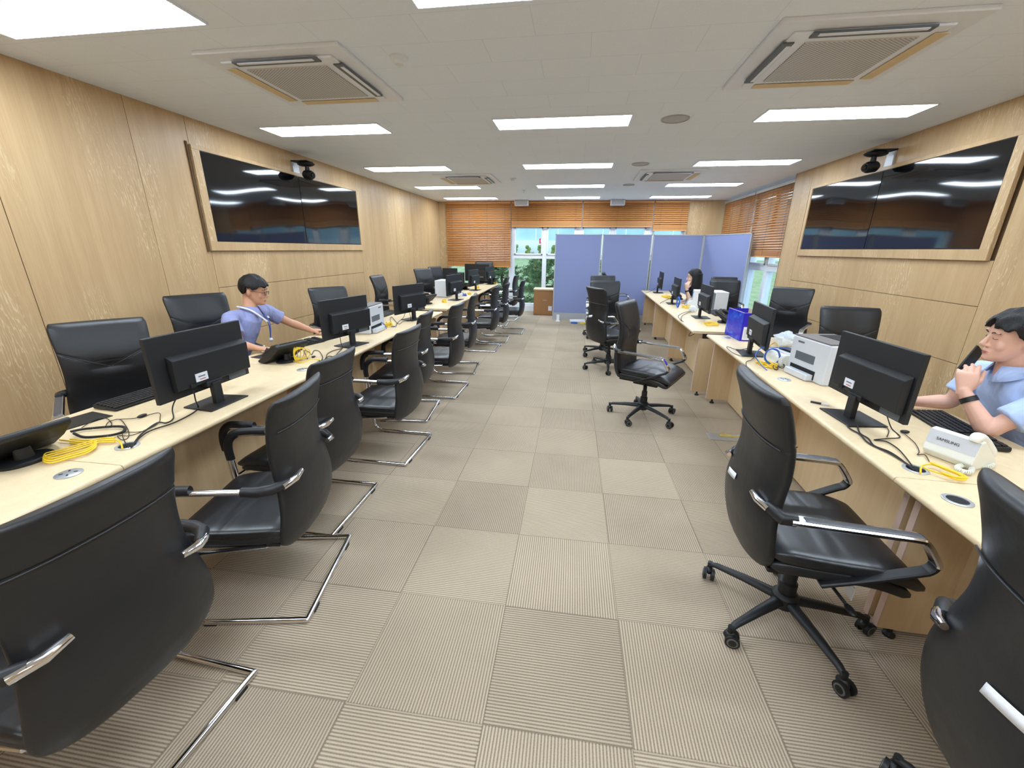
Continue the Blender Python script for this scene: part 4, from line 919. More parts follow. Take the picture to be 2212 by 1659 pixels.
mons = [(-1.915, 1.84, 89, 'black monitor nearest the camera on the left desks'), (-1.93, 3.29, 78, 'black monitor between the man with glasses and the left printer'), (-1.925, 4.70, 74, 'black monitor at the far end of the near left desks'),
        (-1.98, 6.72, 82, 'black monitor right beside the white computer tower on the left'), (-2.07, 8.43, 84, 'slim looking black monitor on the middle of the far left desks'), (-2.06, 9.99, 80, 'black monitor nearest the window at the end of the left desks'),
        (1.445, 2.22, -88, 'big looking black monitor before the man on the phone'), (1.47, 3.63, -97, 'black monitor beside the blue carton'), (1.59, 5.62, -92, 'black monitor in front of the white tower on the far right desks'),
        (1.54, 7.05, -93, 'black monitor left of the white box on the far right desks'), (1.62, 8.85, -94, 'black monitor at the partition end of the right desks')]
for i, (x, y, a, lab) in enumerate(mons):
    if i == 0: MON.location = (x, y, .7305); MON.rotation_euler = (0, 0, R(a)); tag(MON, lab)
    else: dup(MON, (x, y, .7305), R(a), lab, 'black monitors on the desks')
def big_monitor(x, y, rz, w, h, z0, lab):
    t = thing('desktop_screen', lab, 'monitor', (x, y, .7305), rz)
    MB().mat('mon').bb((-.14, -.1, 0), (.14, .1, .012)).build('stand_base', parent=t, smooth=False, bevel=.003)
    MB().mat('mon').bb((-.04, -.04, .01), (.04, .0, z0+h*.5)).build('stand_neck', parent=t, smooth=False)
    MB().mat('mon').bb((-w/2, .0, z0), (w/2, .03, z0+h)).build('panel_housing', parent=t, smooth=False, bevel=.004)
    MB().mat('mon').bb((-w*.08, -.04, z0+h*.2), (w*.36, .0, z0+h*.62)).build('rear_cover', parent=t, smooth=False, bevel=.006)
    MB().mat('label_grey').bb((.02, -.044, z0+h*.22), (w*.3, -.04, z0+h*.3)).build('rating_label', parent=t, smooth=False)
    MB().mat('screen').bb((-w/2+.01, .0295, z0+.01), (w/2-.01, .031, z0+h-.01)).build('display', parent=t, smooth=False)
big_monitor(-2.42, 10.05, R(-8), .62, .40, .06, 'wide black screen seen from behind near the lowered blind')
big_monitor(-3.05, 9.92, R(6), .36, .30, .06, 'squat black screen beside the dark tower by the far left window')
def tower(x, y, rz, w, d, h, m, lab, mark=None):
    t = thing('computer_tower', lab, 'computer', (x, y, .7305), rz)
    MB().mat(m).bb((-w/2, -d/2, .006), (w/2, d/2, h)).build('case', parent=t, smooth=False, bevel=.006)
    MB().mat('label_grey' if m == 'white' else 'mon').bb((-w/2+.006, -d/2-.003, .02), (w/2-.006, -d/2+.002, h-.02)).build('rear_plate', parent=t, smooth=False)
    b = MB().mat('mon').bb((-w/2+.02, -d/2+.02, 0), (w/2-.02, d/2-.02, .007)).build('feet_strip', parent=t, smooth=False)
    if mark:
        s = MB().mat('yellow').bb(*mark).build('yellow_sticker', parent=t, smooth=False); s['label'] = 'small yellow sticker'
    return t
t = tower(-2.33, 7.20, R(90), .36, .22, .285, 'printer', 'white computer tower standing on the far left desks', None)
MB().mat('yellow').bb((-.165, -.1145, .235), (-.12, -.1125, .25)).build('yellow_sticker', parent=t, smooth=False)
tower(2.02, 6.42, R(-92), .36, .17, .27, 'white', 'white computer tower behind the monitor on the far right desks')
tower(-2.80, 9.95, R(10), .17, .32, .26, 'mon', 'dark computer tower beside the squat screen by the far left window')
# laser printers
def laser(x, y, rz, lab, mirror=1):
    t = thing('laser_printer', lab, 'printer', (x, y, .7305), rz, 'white laser printers'); s = mirror
    # local -Y = rear with the output slot, X width .38, depth .36
    b = MB().mat('printer').prism([(-.17, .0), (.12, .0), (.185, .02), (.185, .23), (.10, .262), (-.17, .262)], -.185, .185, 'x').build('body', parent=t, smooth=False, bevel=.010, seg=3)
    MB().mat('printer_top').prism([(-.165, .258), (.10, .258), (.18, .228), (.185, .236), (.10, .272), (-.165, .272)], -.178, .178, 'x').build('top_cover', parent=t, smooth=False, bevel=.004)
    MB().mat('dark').bb((-.12, -.04, .2725), (.12, .12, .2745)).build('output_tray', parent=t, smooth=False)
    MB().mat('label_grey').bb((-.09*s-.03, -.1722, .225), (-.09*s+.03, -.170, .236)).build('vent_slot', parent=t, smooth=False)
    MB().mat('label_grey').bb((-.12, -.1725, .11), (.07, -.170, .165)).build('duplex_recess', parent=t, smooth=False)
    MB().mat('dark').bb((-.15, -.1725, .012), (.10, -.170, .07)).build('tray_opening', parent=t, smooth=False)
    MB().mat('printer').bb((-.14, -.215, .004), (.09, -.17, .045)).build('paper_tray', parent=t, smooth=False, bevel=.004)
    v = MB().mat('label_grey')
    for k in range(8): v.bb((.1848, -.10, .06+k*.010), (.1862, -.02, .064+k*.010))
    v.build('side_vents', parent=t, smooth=False)
    return t
laser(1.725, 2.985, R(-90+8), 'light grey laser printer on the right desks beside the big monitor', 1)
laser(-2.17, 3.93, R(90+3), 'light grey laser printer on the left desks behind a monitor', -1)
def white_box(x, y, rz, lab):
    t = thing('label_printer', lab, 'printer', (x, y, .7305), rz)
    MB().mat('white').prism([(-.10, 0), (.10, 0), (.10, .25), (-.03, .25), (-.04, .10), (-.10, .07)], -.09, .09, 'x').build('body', parent=t, smooth=False, bevel=.008)
    MB().mat('bag').prism([(-.135, .0), (-.09, .0), (-.04, .13), (-.09, .10)], -.08, .08, 'x').build('clear_wrap', parent=t, smooth=False)
    MB().mat('blue').bb((-.006, -.042, .13), (.006, -.034, .22)).bb((-.02, -.042, .17), (.02, -.034, .18)).build('blue_tape', parent=t, smooth=False)
white_box(1.80, 6.80, R(-100), 'small white boxy printer with blue tape on the far right desks')
# phones
def desk_phone(x, y, rz, lab, k=1.0):
    t = thing('desk_phone', lab, 'phone', (x, y, .7305), rz, 'black desk phones')
    P = [(.115, .004), (.125, .018), (-.088, .148), (-.104, .138), (-.098, .120), (-.030, .060), (.055, .006)]
    MB().mat('plastic').prism(P, -.135, .135, 'x').build('body', parent=t, smooth=False, bevel=.008, seg=3)
    MB().mat('plastic').rings([[(.085*sc*math.cos(a*PI/14), -.02+.062*sc*math.sin(a*PI/14), z) for a in range(28)] for sc, z in ((1, 0), (1, .010), (.9, .016), (.35, .018), (.3, .06))]).build('foot', parent=t)
    T = TR((0, 0, 0), rx=-math.atan2(.130, .213))
    U = Matrix.Translation((0, .018, .083)) @ Matrix.Rotation(-math.atan2(.130, .213), 4, 'X')
    MB().mat('plastic').tube([(-.088, -.085, -.004), (-.088, -.075, .006), (-.088, 0, .018), (-.088, .085, .010), (-.088, .10, .0)], [.018, .022, .015, .024, .018], 12, T=U, smooth_path=4).build('handset', parent=t)
    b = MB().mat('key')
    for i in range(4):
        for j in range(3): b.box((-.02+.03*j, .02+.024*i, .003), (.022, .016, .006), U)
    b.build('keypad', parent=t, smooth=False)
    MB().mat('screen').box((.025, -.055, .002), (.13, .055, .004), U).build('display', parent=t, smooth=False)
    return t
desk_phone(-2.135, 1.145, R(84), 'black desk phone seen from behind in the left foreground')
desk_phone(-2.13, 2.70, R(76), 'black desk phone in front of the man with glasses')
desk_phone(-2.27, 6.12, R(70), 'black desk phone on the near end of the far left desks')
desk_phone(-2.30, 8.55, R(80), 'black desk phone behind the slim monitor on the far left desks')
desk_phone(-2.05, 10.25, R(80), 'black desk phone beside the monitor nearest the window')
desk_phone(1.78, 5.28, R(-118), 'black desk phone tilted beside yellow cable on the far right desks')
desk_phone(1.72, 7.75, R(-95), 'black desk phone in front of the woman')
def white_phone():
    t = thing('desk_phone', 'white desk phone with maker lettering and coiled cord on the right foreground desk', 'phone', (1.595, 1.80, .7305), R(-64))
    MB().mat('ivory').prism([(.09, .0), (.095, .022), (-.028, .124), (-.054, .120), (-.072, .030), (-.05, .0)], -.082, .082, 'x').build('body', parent=t, smooth=False, bevel=.006, seg=3)
    MB().mat('printer').prism([(-.0535, .118), (-.0655, .062), (-.0668, .062), (-.0550, .118)], -.080, .080, 'x').build('rear_band', parent=t, smooth=False)
    text_mesh('lettering', 'SAMSUNG', .0165, 'ink_dark', t, Matrix.Translation((-.012, -.0628, .086)) @ Matrix.Rotation(R(90-12), 4, 'X'))
    MB().mat('ivory').tube([(.058, -.060, .118), (.058, -.045, .134), (.058, .01, .118), (.058, .075, .060), (.058, .092, .040)], [.014, .021, .014, .021, .016], 14, smooth_path=4).build('handset', parent=t)
    b = MB().mat('printer')
    for i in range(4):
        for j in range(3): b.box((-.06+.03*j, .0+.022*i, .101-.0183*i), (.022, .014, .006), rz=0)
    b.build('keypad', parent=t, smooth=False)
white_phone()
def keyboard(x, y, rz, lab, proto=[None]):
    if proto[0]: return dup(proto[0], (x, y, .7305), rz, lab, 'black keyboards')
    t = thing('keyboard', lab, 'keyboard', (x, y, .7305), rz, 'black keyboards')
    MB().mat('plastic').prism([(-.075, .004), (-.075, .012), (.075, .026), (.078, .012), (.075, .003)], -.222, .222, 'x').build('body', parent=t, smooth=False, bevel=.003)
    b = MB().mat('key'); T = Matrix.Translation((0, 0, .0195)) @ Matrix.Rotation(math.atan2(.014, .15), 4, 'X')
    for r_ in range(6):
        for c in range(22):
            if c in (15, 19) and False: continue
            cx = -.208+c*.0198
            if 14.5 < c < 15.5 or 18.5 < c < 19.5: continue
            if r_ == 0 and 3 < c < 9:
                if c == 6: b.box((-.208+6*.0198, -.058, .004), (.11, .0155, .007), T)
                continue
            b.box((cx, -.058+r_*.0225, .004), (.0165, .0165, .007), T)
    k = b.build('keycaps', parent=t, smooth=False); k['kind'] = 'stuff'
    KID[t.name] = kids(t); proto[0] = t
    return t
keyboard(-2.365, 1.86, R(90-4), 'black keyboard behind the nearest left monitor')
keyboard(-2.36, 3.19, R(90-16), 'black keyboard under the left hand of the man with glasses')
keyboard(-2.40, 5.00, R(90), 'black keyboard behind the left laser printer')
keyboard(-2.40, 6.35, R(90), 'black keyboard beside the far left desk phone')
keyboard(1.845, 2.14, R(-90-8), 'black keyboard in front of the man on the phone')
keyboard(1.90, 6.02, R(-92), 'black keyboard behind the monitor on the far right desks')
def mousepad(x, y, rz, lab): tag(MB().mat('plastic').box((x, y, .7322), (.20, .16, .003), rz=rz).build('mouse_pad', smooth=False), lab, 'mouse pad', 'black mouse pads')
mousepad(-2.36, 1.50, R(80), 'black mouse pad behind the left foreground phone')
mousepad(-2.36, 2.82, R(78), 'black mouse pad under the right hand of the man with glasses')
def mouse(x, y, z, rz, lab):
    t = thing('computer_mouse', lab, 'mouse', (x, y, z), rz)
    MB().mat('plastic').ell((0, 0, .010), (.029, .052, .024), n=18, m=10).build('body', parent=t)
    MB().mat('wheel').tube([(-.004, .03, .031), (.004, .03, .031)], .007, 10).build('scroll_wheel', parent=t)
mouse(-2.39, 2.87, .742, R(80), 'black mouse under the right hand of the man with glasses')
mouse(1.86, 6.32, .738, R(-90), 'black mouse beside the white computer tower on the right')
tag(MB().mat('plastic').ell((1.585, 2.065, .738), (.020, .012, .0075)).build('cable_adapter'), 'small black oval cable adapter on the right foreground desk', 'adapter')
tag(MB().mat('plastic').ell((-2.11, 1.60, .738), (.012, .024, .007)).build('cable_adapter'), 'small black oval cable adapter on the left foreground desk', 'adapter')
tag(MB().mat('plastic').ell((-1.99, 2.83, .738), (.012, .020, .007)).build('cable_adapter'), 'small black oval cable adapter behind the yellow loops before the man', 'adapter')
t = thing('usb_stick', 'black and white stick lying beside the big right monitor', 'connector', (1.40, 2.42, .7305), R(-30))
MB().mat('plastic').bb((-.05, -.009, 0), (.0, .009, .008)).build('sleeve', parent=t, smooth=False, bevel=.001); MB().mat('white').bb((0, -.008, .0005), (.035, .008, .007)).build('plug', parent=t, smooth=False)
# blue carton, bag, white router box
def carton():
    t = thing('carton', 'open blue printed carton on the right desks', 'box', (1.655, 4.36, .7305), R(2))
    a, d, h, w = .10, .19, .265, .004
    MB().mat('bluebox').bb((-a, -d, 0), (-a+w, d, h)).build('printed_side', parent=t, smooth=False)
    MB().mat('bluebox_plain').bb((-a+w, -d, 0), (a, -d+w, h)).bb((a-w, -d+w, 0), (a, d, h)).bb((-a+w, d-w, 0), (a-w, d, h)).build('plain_sides', parent=t, smooth=False)
    MB().mat('boxin').bb((-a+w, -d+w, .0), (-a+2*w, d-w, h+.003)).bb((-a+2*w, -d+w, 0), (a-w, -d+2*w, h+.003)).bb((a-2*w, -d+2*w, 0), (a-w, d-w, h+.003)).bb((-a+2*w, -d+w, 0), (a-2*w, d-w, .004)).build('bare_lining', parent=t, smooth=False)
    s = MB().mat('sticker').bb((-a+.02, -d-.0012, .012), (a-.003, -d, .135)).mat('ink')
    for k in range(6): s.bb((-a+.03, -d-.0016, .03+k*.015), (a-.02-.01*(k % 3), -d-.001, .033+k*.015))
    s.build('paper_label', parent=t, smooth=False)
carton()
def bag(x, y, z, r, lab, seed=1):
    b = MB().mat('bag'); n, m = 22, 12; rings = []
    for i in range(1, m):
        th = PI*i/m; ring = []
        for j in range(n):
            a = 2*PI*j/n; d = Vector((math.sin(th)*math.cos(a), math.sin(th)*math.sin(a), -math.cos(th))); k = 1+.35*noise.noise(d*2.3+Vector((seed, 0, 0)))
            ring.append((x+r[0]*d.x*k, y+r[1]*d.y*k, max(z+.002, z+r[2]+r[2]*d.z*k)))
        rings.append(ring)
    tag(b.rings(rings).build('plastic_bag'), lab, 'bag')
bag(1.90, 4.02, .7305, (.09, .10, .065), 'crumpled clear plastic bag beside the carton and monitor', 1)
bag(1.62, 6.12, .7305, (.06, .07, .045), 'small clear plastic wrap in front of the boxy white printer', 3)
bag(-2.07, 7.15, .7305, (.075, .10, .07), 'pale blue plastic bag behind the monitor at the white tower', 5)
def handset_box():
    t = thing('receipt_unit', 'rounded white desk unit between the right printer and monitor', 'device', (1.60, 3.36, .7305), R(-80))
    MB().mat('ivory').prism([(-.09, 0), (.09, 0), (.09, .05), (.02, .085), (-.06, .09), (-.09, .06)], -.11, .11, 'x').build('body', parent=t, smooth=False, bevel=.012, seg=3)
    MB().mat('white').prism([(-.05, .088), (.03, .083), (.03, .092), (-.05, .098)], -.09, .09, 'x').build('lid', parent=t, smooth=False, bevel=.003)
    MB().mat('plastic').bb((-.08, .0, .09), (.06, .07, .11)).build('black_adapter', parent=t, smooth=False, bevel=.006)
handset_box()
# cables
def cable(keys, r, m, lab, n=7, name='cable', smooth=5):
    b = MB().mat(m)
    for k in keys: b.tube(CB[k] if isinstance(k, str) else k, r, n, smooth_path=smooth)
    return tag(b.build(name), lab, 'cable')
cable(['vga1'], .0032, 'black_cable', 'black video cable from the nearest left monitor to the grommet')
cable(['pw1'], .0032, 'black_cable', 'black power cable over the stand base of the nearest left monitor')
cable(['usb2'], .0018, 'black_cable', 'thin black adapter cable zigzagging on the left foreground desk')
cable(['loop'], .0018, 'black_cable', 'thin black looping mouse cable behind the left foreground phone')
b = MB().mat('black_cable')
def helix(path, R0, r, turns, b):
    sp, _ = spline([Vector(p) for p in path], [0]*len(path), 24); L = len(sp); pts = []; N = turns*9; prev = None
    for i in range(N+1):
        u = i/N*(L-1); k = min(int(u), L-2); p = sp[k].lerp(sp[k+1], u-k); t_ = (sp[k+1]-sp[k]).normalized(); a = t_.cross(Vector((0, 0, 1))).normalized(); c = a.cross(t_)
        th = 2*PI*turns*i/N; pts.append(p+a*R0*math.cos(th)+c*R0*math.sin(th))
    b.tube(pts, r, 5)
helix([(x, y, .742) for x, y, z in CB['coil']], .0042, .0020, 110, b); tag(b.build('coiled_handset_cord'), 'black coiled handset cord beside the left foreground phone', 'cable')
cable(['yel1'], .0034, 'yellow', 'flat bundle of yellow network cable beside the left foreground phone')
cable([[(x+.010*k, y-.008*k, z+.004*(k % 2)) for x, y, z in CB['yel1'][1:-2]] for k in (-2, -1, 1, 2)], .0032, 'yellow', 'loose yellow cable strands lying on the left foreground bundle')
b = MB().mat('yellow')
for k in range(5):
    b.tube([(-2.03+(.016*k-.03)*(.6+math.cos(a*PI/8)), 2.71+(.062-.004*k)*math.cos(a*PI/8)+.006*k, .786+(.052-.003*k)*math.sin(a*PI/8)) for a in range(16)], .0032, 6, True)
b.tube([(-2.10, 2.66, .737), (-2.04, 2.68, .738), (-1.97, 2.66, .738), (-1.92, 2.72, .75), (-1.87, 2.75, .733)], .0036, 6, smooth_path=4)
tag(b.build('network_cable'), 'upright looped yellow network cable before the man with glasses', 'cable')
cable(['blk2'], .003, 'black_cable', 'black cable from the monitor beside the man with glasses')
cable(['blk2c'], .0028, 'black_cable', 'arched black cable beside the yellow loops before the man')
cable(['blk2b'], .0028, 'black_cable', 'wavy black cable into the grommet before the man')
cable(['blk3'], .003, 'black_cable', 'black cable from the last monitor of the near left desks')
cable(['blk3b'], .003, 'black_cable', 'black cable looping over the base of the last near left monitor')
cable(['blue3'], .0042, 'blue', 'pale blue cable plugged into the left laser printer')
def tangle(x, y, z, rx, ry, h, n, m, r, lab, seed, cat='cable', name='network_cable'):
    rn = random.Random(seed); b = MB().mat(m)
    for k in range(n):
        a0 = rn.random()*6.28; ex = .55+.45*rn.random(); sh = rn.random()*.5
        pts = []
        for i in range(12):
            a = a0+2*PI*i/12; u, v = rx*ex*math.cos(a), ry*(.5+.5*rn.random())*math.sin(a)
            pts.append((x+u*math.cos(sh)-v*math.sin(sh), y+u*math.sin(sh)+v*math.cos(sh), z+r+h*(.5+.5*math.sin(a*2+k))*rn.random()+.001*k))
        b.tube(pts, r, 6, True, smooth_path=3)
    return tag(b.build(name), lab, cat)
tangle(-2.02, 4.22, .7305, .05, .09, .05, 6, 'yellow', .0036, 'tangled yellow cable beside the left laser printer', 11)
tangle(-2.17, 4.13, .7305, .03, .06, .04, 3, 'black_cable', .003, 'black cable loops right behind the left laser printer', 12)
tangle(-2.07, 6.37, .7305, .045, .09, .05, 5, 'yellow', .0036, 'tangled yellow cable before the far left desk phone', 13)
tangle(-2.0, 7.35, .7305, .04, .07, .06, 4, 'blue', .004, 'blue cable tangle behind the white tower monitor', 14)
tangle(-1.98, 7.62, .7305, .04, .10, .02, 5, 'yellow', .004, 'yellow cable coil on the middle far left desk', 15)
tangle(-2.13, 8.85, .7305, .06, .14, .07, 5, 'yellow', .0042, 'yellow cable hump behind the slim far left monitor', 16)
tangle(-2.0, 10.22, .7305, .05, .10, .05, 4, 'yellow', .0042, 'yellow cable coil by the monitor nearest the window', 17)
cable(['cr1', 'cr2'], .0034, 'black_cable', 'pair of thick black cables from the big right monitor to the grommet')
cable(['cr3'], .0026, 'black_cable', 'thin black cable with a sharp bend on the right foreground desk')
cable(['cr4'], .0022, 'black_cable', 'short thin cable arc beside the right monitor base')
cable(['cr5'], .0018, 'black_cable', 'thin cable running from the oval adapter to the white phone')
cable(['cry', [(x+.008, y+.006, z+.004) for x, y, z in CB['cry'][2:8]], [(x-.006, y+.008, z+.006) for x, y, z in CB['cry'][2:8]]], .0032, 'yellow', 'folded yellow network cable beside the white phone')
b = MB().mat('white_cable'); helix([(x, y, .743) for x, y, z in CB['crw']], .007, .0028, 34, b); helix([(x, y, .743) for x, y, z in CB['crw2']], .007, .0028, 34, b); tag(b.build('coiled_handset_cord'), 'cream coiled handset cord beside the white phone', 'cable')
cable([CB['blueloop']], .0034, 'blue', 'blue cable arching from the right laser printer')
b = MB().mat('blue')
for k in range(4):
    pts = CB['blueO']; b.tube([(x+.003*k-.005, y+.002*k, z+.002*(k % 3)) for x, y, z in pts], .0036, 6, True, smooth_path=5)
tag(b.build('coiled_cable'), 'upright round coil of blue cable before the right laser printer', 'cable')
cable(['blk'], .0032, 'black_cable', 'black cable loops on the desk before the right laser printer')
tangle(1.44, 3.24, .7305, .05, .10, .03, 6, 'yellow', .0036, 'yellow cable bundle running into the grommet below the blue coil', 21)
cable(['yelR2'], .0036, 'yellow', 'yellow cable arch over the rounded white desk unit')
cable([[(1.47, 3.60, .80), (1.40, 3.70, .745), (1.36, 3.85, .7365), (1.33, 3.78, .74), (1.325, 3.62, .735), (1.36, 3.5, .7365), (1.40, 3.56, .74)], [(1.45, 3.5, .7365), (1.38, 3.38, .738), (1.315, 3.30, .736), (1.30, 3.2, .70)]], .0026, 'black_cable', 'black cables straggling over the desk edge at the second right monitor')
cable(['hang'], .0034, 'black_cable', 'black cable hanging over the aisle edge of the far right desks')
cable(['hang2'], .0028, 'black_cable', 'black cable from the far right monitor to the desk edge')
cable(['hang3'], .0034, 'black_cable', 'black cable sagging under the edge before the woman')
cable(['yel5', [(x, y+.02, z+.006) for x, y, z in CB['yel5']]], .0055, 'yellow', 'flat yellow cable hank on the near corner of the far right desks')
b = MB().mat('blue')
for k in range(4): b.tube([(1.50+.004*k, 6.55+.075*math.cos(a*PI/8), .815+.075*math.sin(a*PI/8)) for a in range(16)], .0045, 6, True)
b.tube([(1.50, 6.5, .738), (1.55, 6.7, .76), (1.65, 6.85, .80), (1.75, 6.8, .76)], .004, 6, smooth_path=4)
tag(b.build('coiled_cable'), 'upright blue cable coil beside the monitor before the woman', 'cable')
tangle(1.63, 6.5, .7305, .06, .12, .05, 5, 'yellow', .004, 'yellow cable tangle behind the far blue coil', 22)
tangle(1.63, 7.95, .7305, .06, .22, .04, 6, 'yellow', .0045, 'yellow cable heap near the partition end of the right desks', 23)
cable([[(1.60, 8.9, .84), (1.50, 8.92, .76), (1.42, 8.8, .737), (1.36, 8.7, .73), (1.35, 8.5, .66)]], .003, 'black_cable', 'black cable from the monitor at the partition end over the desk edge')
# ================================================================ people
def frame(F, pitch=0, roll=0):
    """columns: right, forward, up; pitch>0 looks down"""
    f = Vector(F).normalized(); r = f.cross(Vector((0, 0, 1))).normalized(); u = r.cross(f)
    q = Matrix((r, f, u)).transposed()
    return q @ Matrix.Rotation(-pitch, 3, 'X') @ Matrix.Rotation(roll, 3, 'Y')
HEADL = [(-.118, .066, .030, .018), (-.110, .082, .005, .034), (-.092, .089, -.02, .048), (-.066, .087, -.045, .059), (-.035, .084, -.075, .067), (-.005, .082, -.092, .072), (.015, .087, -.098, .0745), (.045, .088, -.100, .0755), (.07, .078, -.095, .072), (.092, .058, -.078, .060), (.108, .028, -.052, .040), (.116, -.002, -.028, .014)]
def add_head(b, c, Q, nose=1.0):
    c = Vector(c); rings = []; n = 28
    for u, fr, bk, hw in HEADL:
        ring = []
        for j in range(n):
            a = 2*PI*j/n; s, co = math.sin(a), math.cos(a)
            y = (fr+bk)/2+(fr-bk)/2*sgn(s, .9); x = hw*sgn(co, .85)*(1-.10*max(0, s)**2)
            ring.append(c+Q @ Vector((x, y, u)))
        rings.append(ring)
    b.rings(rings)
    def P(*v): return c+Q @ Vector(v)
    b.tube([P(0, .084, .012), P(0, .094, -.012), P(0, .105*nose, -.033), P(0, .098, -.043)], [.007, .009, .0125, .010], 10)
    for s in (-1, 1):
        b.ell(P(s*.010, .093, -.040), (.008, .009, .006), n=10, m=6, rot=Q)
        b.ell(P(s*.076, -.012, -.014), (.010, .019, .031), n=12, m=8, rot=Q @ Matrix.Rotation(s*.25, 3, 'Z'))
        b.ell(P(s*.034, .060, -.036), (.026, .018, .028), n=12, m=8, rot=Q)      # cheeks
        b.ell(P(s*.030, .080, .026), (.022, .010, .008), n=12, m=8, rot=Q)       # brow ridge
    b.ell(P(0, .082, -.070), (.028, .0105, .018), n=12, m=8, rot=Q); b.ell(P(0, .080, -.100), (.022, .013, .014), n=12, m=8, rot=Q)
def face_parts(par, c, Q, closed=False, brow=1.0, skin='skin_a'):
    c = Vector(c)
    def P(*v): return c+Q @ Vector(v)
    for s in (-1, 1):
        if closed:
            MB().mat('eye').tube([P(s*.019, .0835, -.001), P(s*.030, .0855, -.0045), P(s*.043, .077, -.002)], .0013, 6, smooth_path=4).build('eyelash', parent=par)
        else:
            e = MB().mat('eyewhite').ell(P(s*.031, .0775, -.001), (.0125, .0095, .0045), n=14, m=8, rot=Q).build('eye', parent=par)
            MB().mat('eye').ell(P(s*.031, .0850, -.0012), (.0048, .004, .0042), n=12, m=6, rot=Q).build('iris', parent=e)
            MB().mat('eye').tube([P(s*.018, .0845, .001), P(s*.031, .0885, .0045), P(s*.045, .078, .0015)], .0011, 6, smooth_path=4).build('eyelash', parent=par)
        MB().mat('hair').tube([P(s*.014, .0895, .020), P(s*.030, .090, .0265), P(s*.050, .076, .0215)], [.0022, .003, .0012], 6, flat=.8, smooth_path=4).build('eyebrow', parent=par)
    m = MB().mat('lips').tube([P(-.023, .0855, -.0695), P(-.009, .0935, -.0668), P(0, .0942, -.068), P(.009, .0935, -.0668), P(.023, .0855, -.0695)], [.0012, .0026, .0024, .0026, .0012], 8, smooth_path=4)
    m.tube([P(-.018, .087, -.0730), P(0, .0932, -.0755), P(.018, .087, -.0730)], [.0014, .0034, .0014], 8, smooth_path=4); m.build('lips', parent=par)
def hair_mesh(c, Q, lim, R_=(.0865, .108, .100), c0=(0, -.012, .024), seed=0, amp=.05, lock=None):
    """solid cap; lim(theta) = lowest elevation, theta 0 at the front"""
    c = Vector(c); n, m = 96, 22; b = MB().mat('hair'); outer, inner = [], []
    for i in range(m+1):
        o, q = [], []
        for j in range(n):
            th = 2*PI*j/n; lo = R(lim(math.degrees(th) if th <= PI else math.degrees(th)-360)); lo += .17*noise.noise(Vector((math.cos(th)*11, math.sin(th)*11, seed)))
            ph = lo+(PI/2-.02-lo)*i/m
            d = Vector((math.sin(th)*math.cos(ph), math.cos(th)*math.cos(ph), math.sin(ph)))
            k = 1+amp*noise.noise(Vector((d.x*3, d.y*3, d.z*2+seed)))+.030*noise.noise(Vector((math.cos(th)*14, math.sin(th)*14, ph*1.5+seed)))
            k *= 1+.05*max(0, 1-i/5)*(1 if abs(th-PI) > .9 else -.5)
            o.append(c+Q @ (Vector(c0)+Vector((d.x*R_[0]*k, d.y*R_[1]*k, d.z*R_[2]*k))))
            q.append(c+Q @ (Vector(c0)+Vector((d.x*R_[0]*.86, d.y*R_[1]*.86, d.z*R_[2]*.84))))
        outer.append(o); inner.append(q)
    allr = [inner[k] for k in range(m, -1, -1)]+outer
    b.rings(allr, cap=True)
    if lock: lock(b, c, Q)
    return b
def add_hand(b, w, D, N, side, curls=(.5, .55, .6, .65), spread=.10, thumb=(.7, .5), k=1.0):
    """w wrist, D finger direction, N back-of-hand normal, side = +1 when the thumb lies along D x N"""
    w = Vector(w); D = Vector(D).normalized(); N = (Vector(N)-D*Vector(N).dot(D)).normalized(); S = D.cross(N)*side
    def P(d, s, n): return w+D*d*k+S*s*k+N*n*k
    # palm
    rings = []
    for d, hs, hn, off in ((-.02, .024, .019, 0), (.0, .026, .018, 0), (.025, .034, .0165, .002), (.055, .041, .0145, .001), (.078, .041, .012, -.001), (.088, .036, .008, -.002)):
        rings.append([P(d, off+hs*sgn(math.cos(a*PI/10), .8), hn*sgn(math.sin(a*PI/10), .8)) for a in range(20)])
    b.rings(rings)
    L = [(.040, .026, .020), (.045, .029, .022), (.042, .027, .021), (.033, .021, .018)]
    for i in range(4):
        s0 = .030-.0205*i; base = P(.080-(.004 if i in (0, 3) else 0)-(.006 if i == 3 else 0), s0, 0); ang = 0; p = base; pts = [P(.055, s0*.85, 0), base]; rr = [.0085, .0092]
        fan = spread*(1.5-i)/1.5*.5
        dirs = (D*math.cos(fan)+S*math.sin(fan)).normalized()
        for j, l in enumerate(L[i]):
            ang += curls[i]*(.9, 1.0, .7)[j]
            p = p+(dirs*math.cos(ang)-N*math.sin(ang))*l*k; pts.append(p); rr.append((.0083, .0078, .0066)[j]-(.0008 if i == 3 else 0))
        b.tube(pts, [q*k for q in rr], 10); b.ell(pts[-1], (rr[-1]*k,)*3, n=10, m=6)
    t0 = P(.012, .022, -.006); a = thumb[0]
    d1 = (D*math.cos(a)+S*math.sin(a)*.9-N*.35).normalized(); d2 = (D*math.cos(a-thumb[1])+S*math.sin(a-thumb[1])*.9-N*.35).normalized()
    pts = [t0, t0+d1*.030*k, t0+d1*.052*k, t0+d1*.052*k+d2*.030*k, t0+d1*.052*k+d2*.050*k]
    b.tube(pts, [.0145*k, .0125*k, .0105*k, .0098*k, .0078*k], 10); b.ell(pts[-1], (.0078*k,)*3, n=10, m=6)
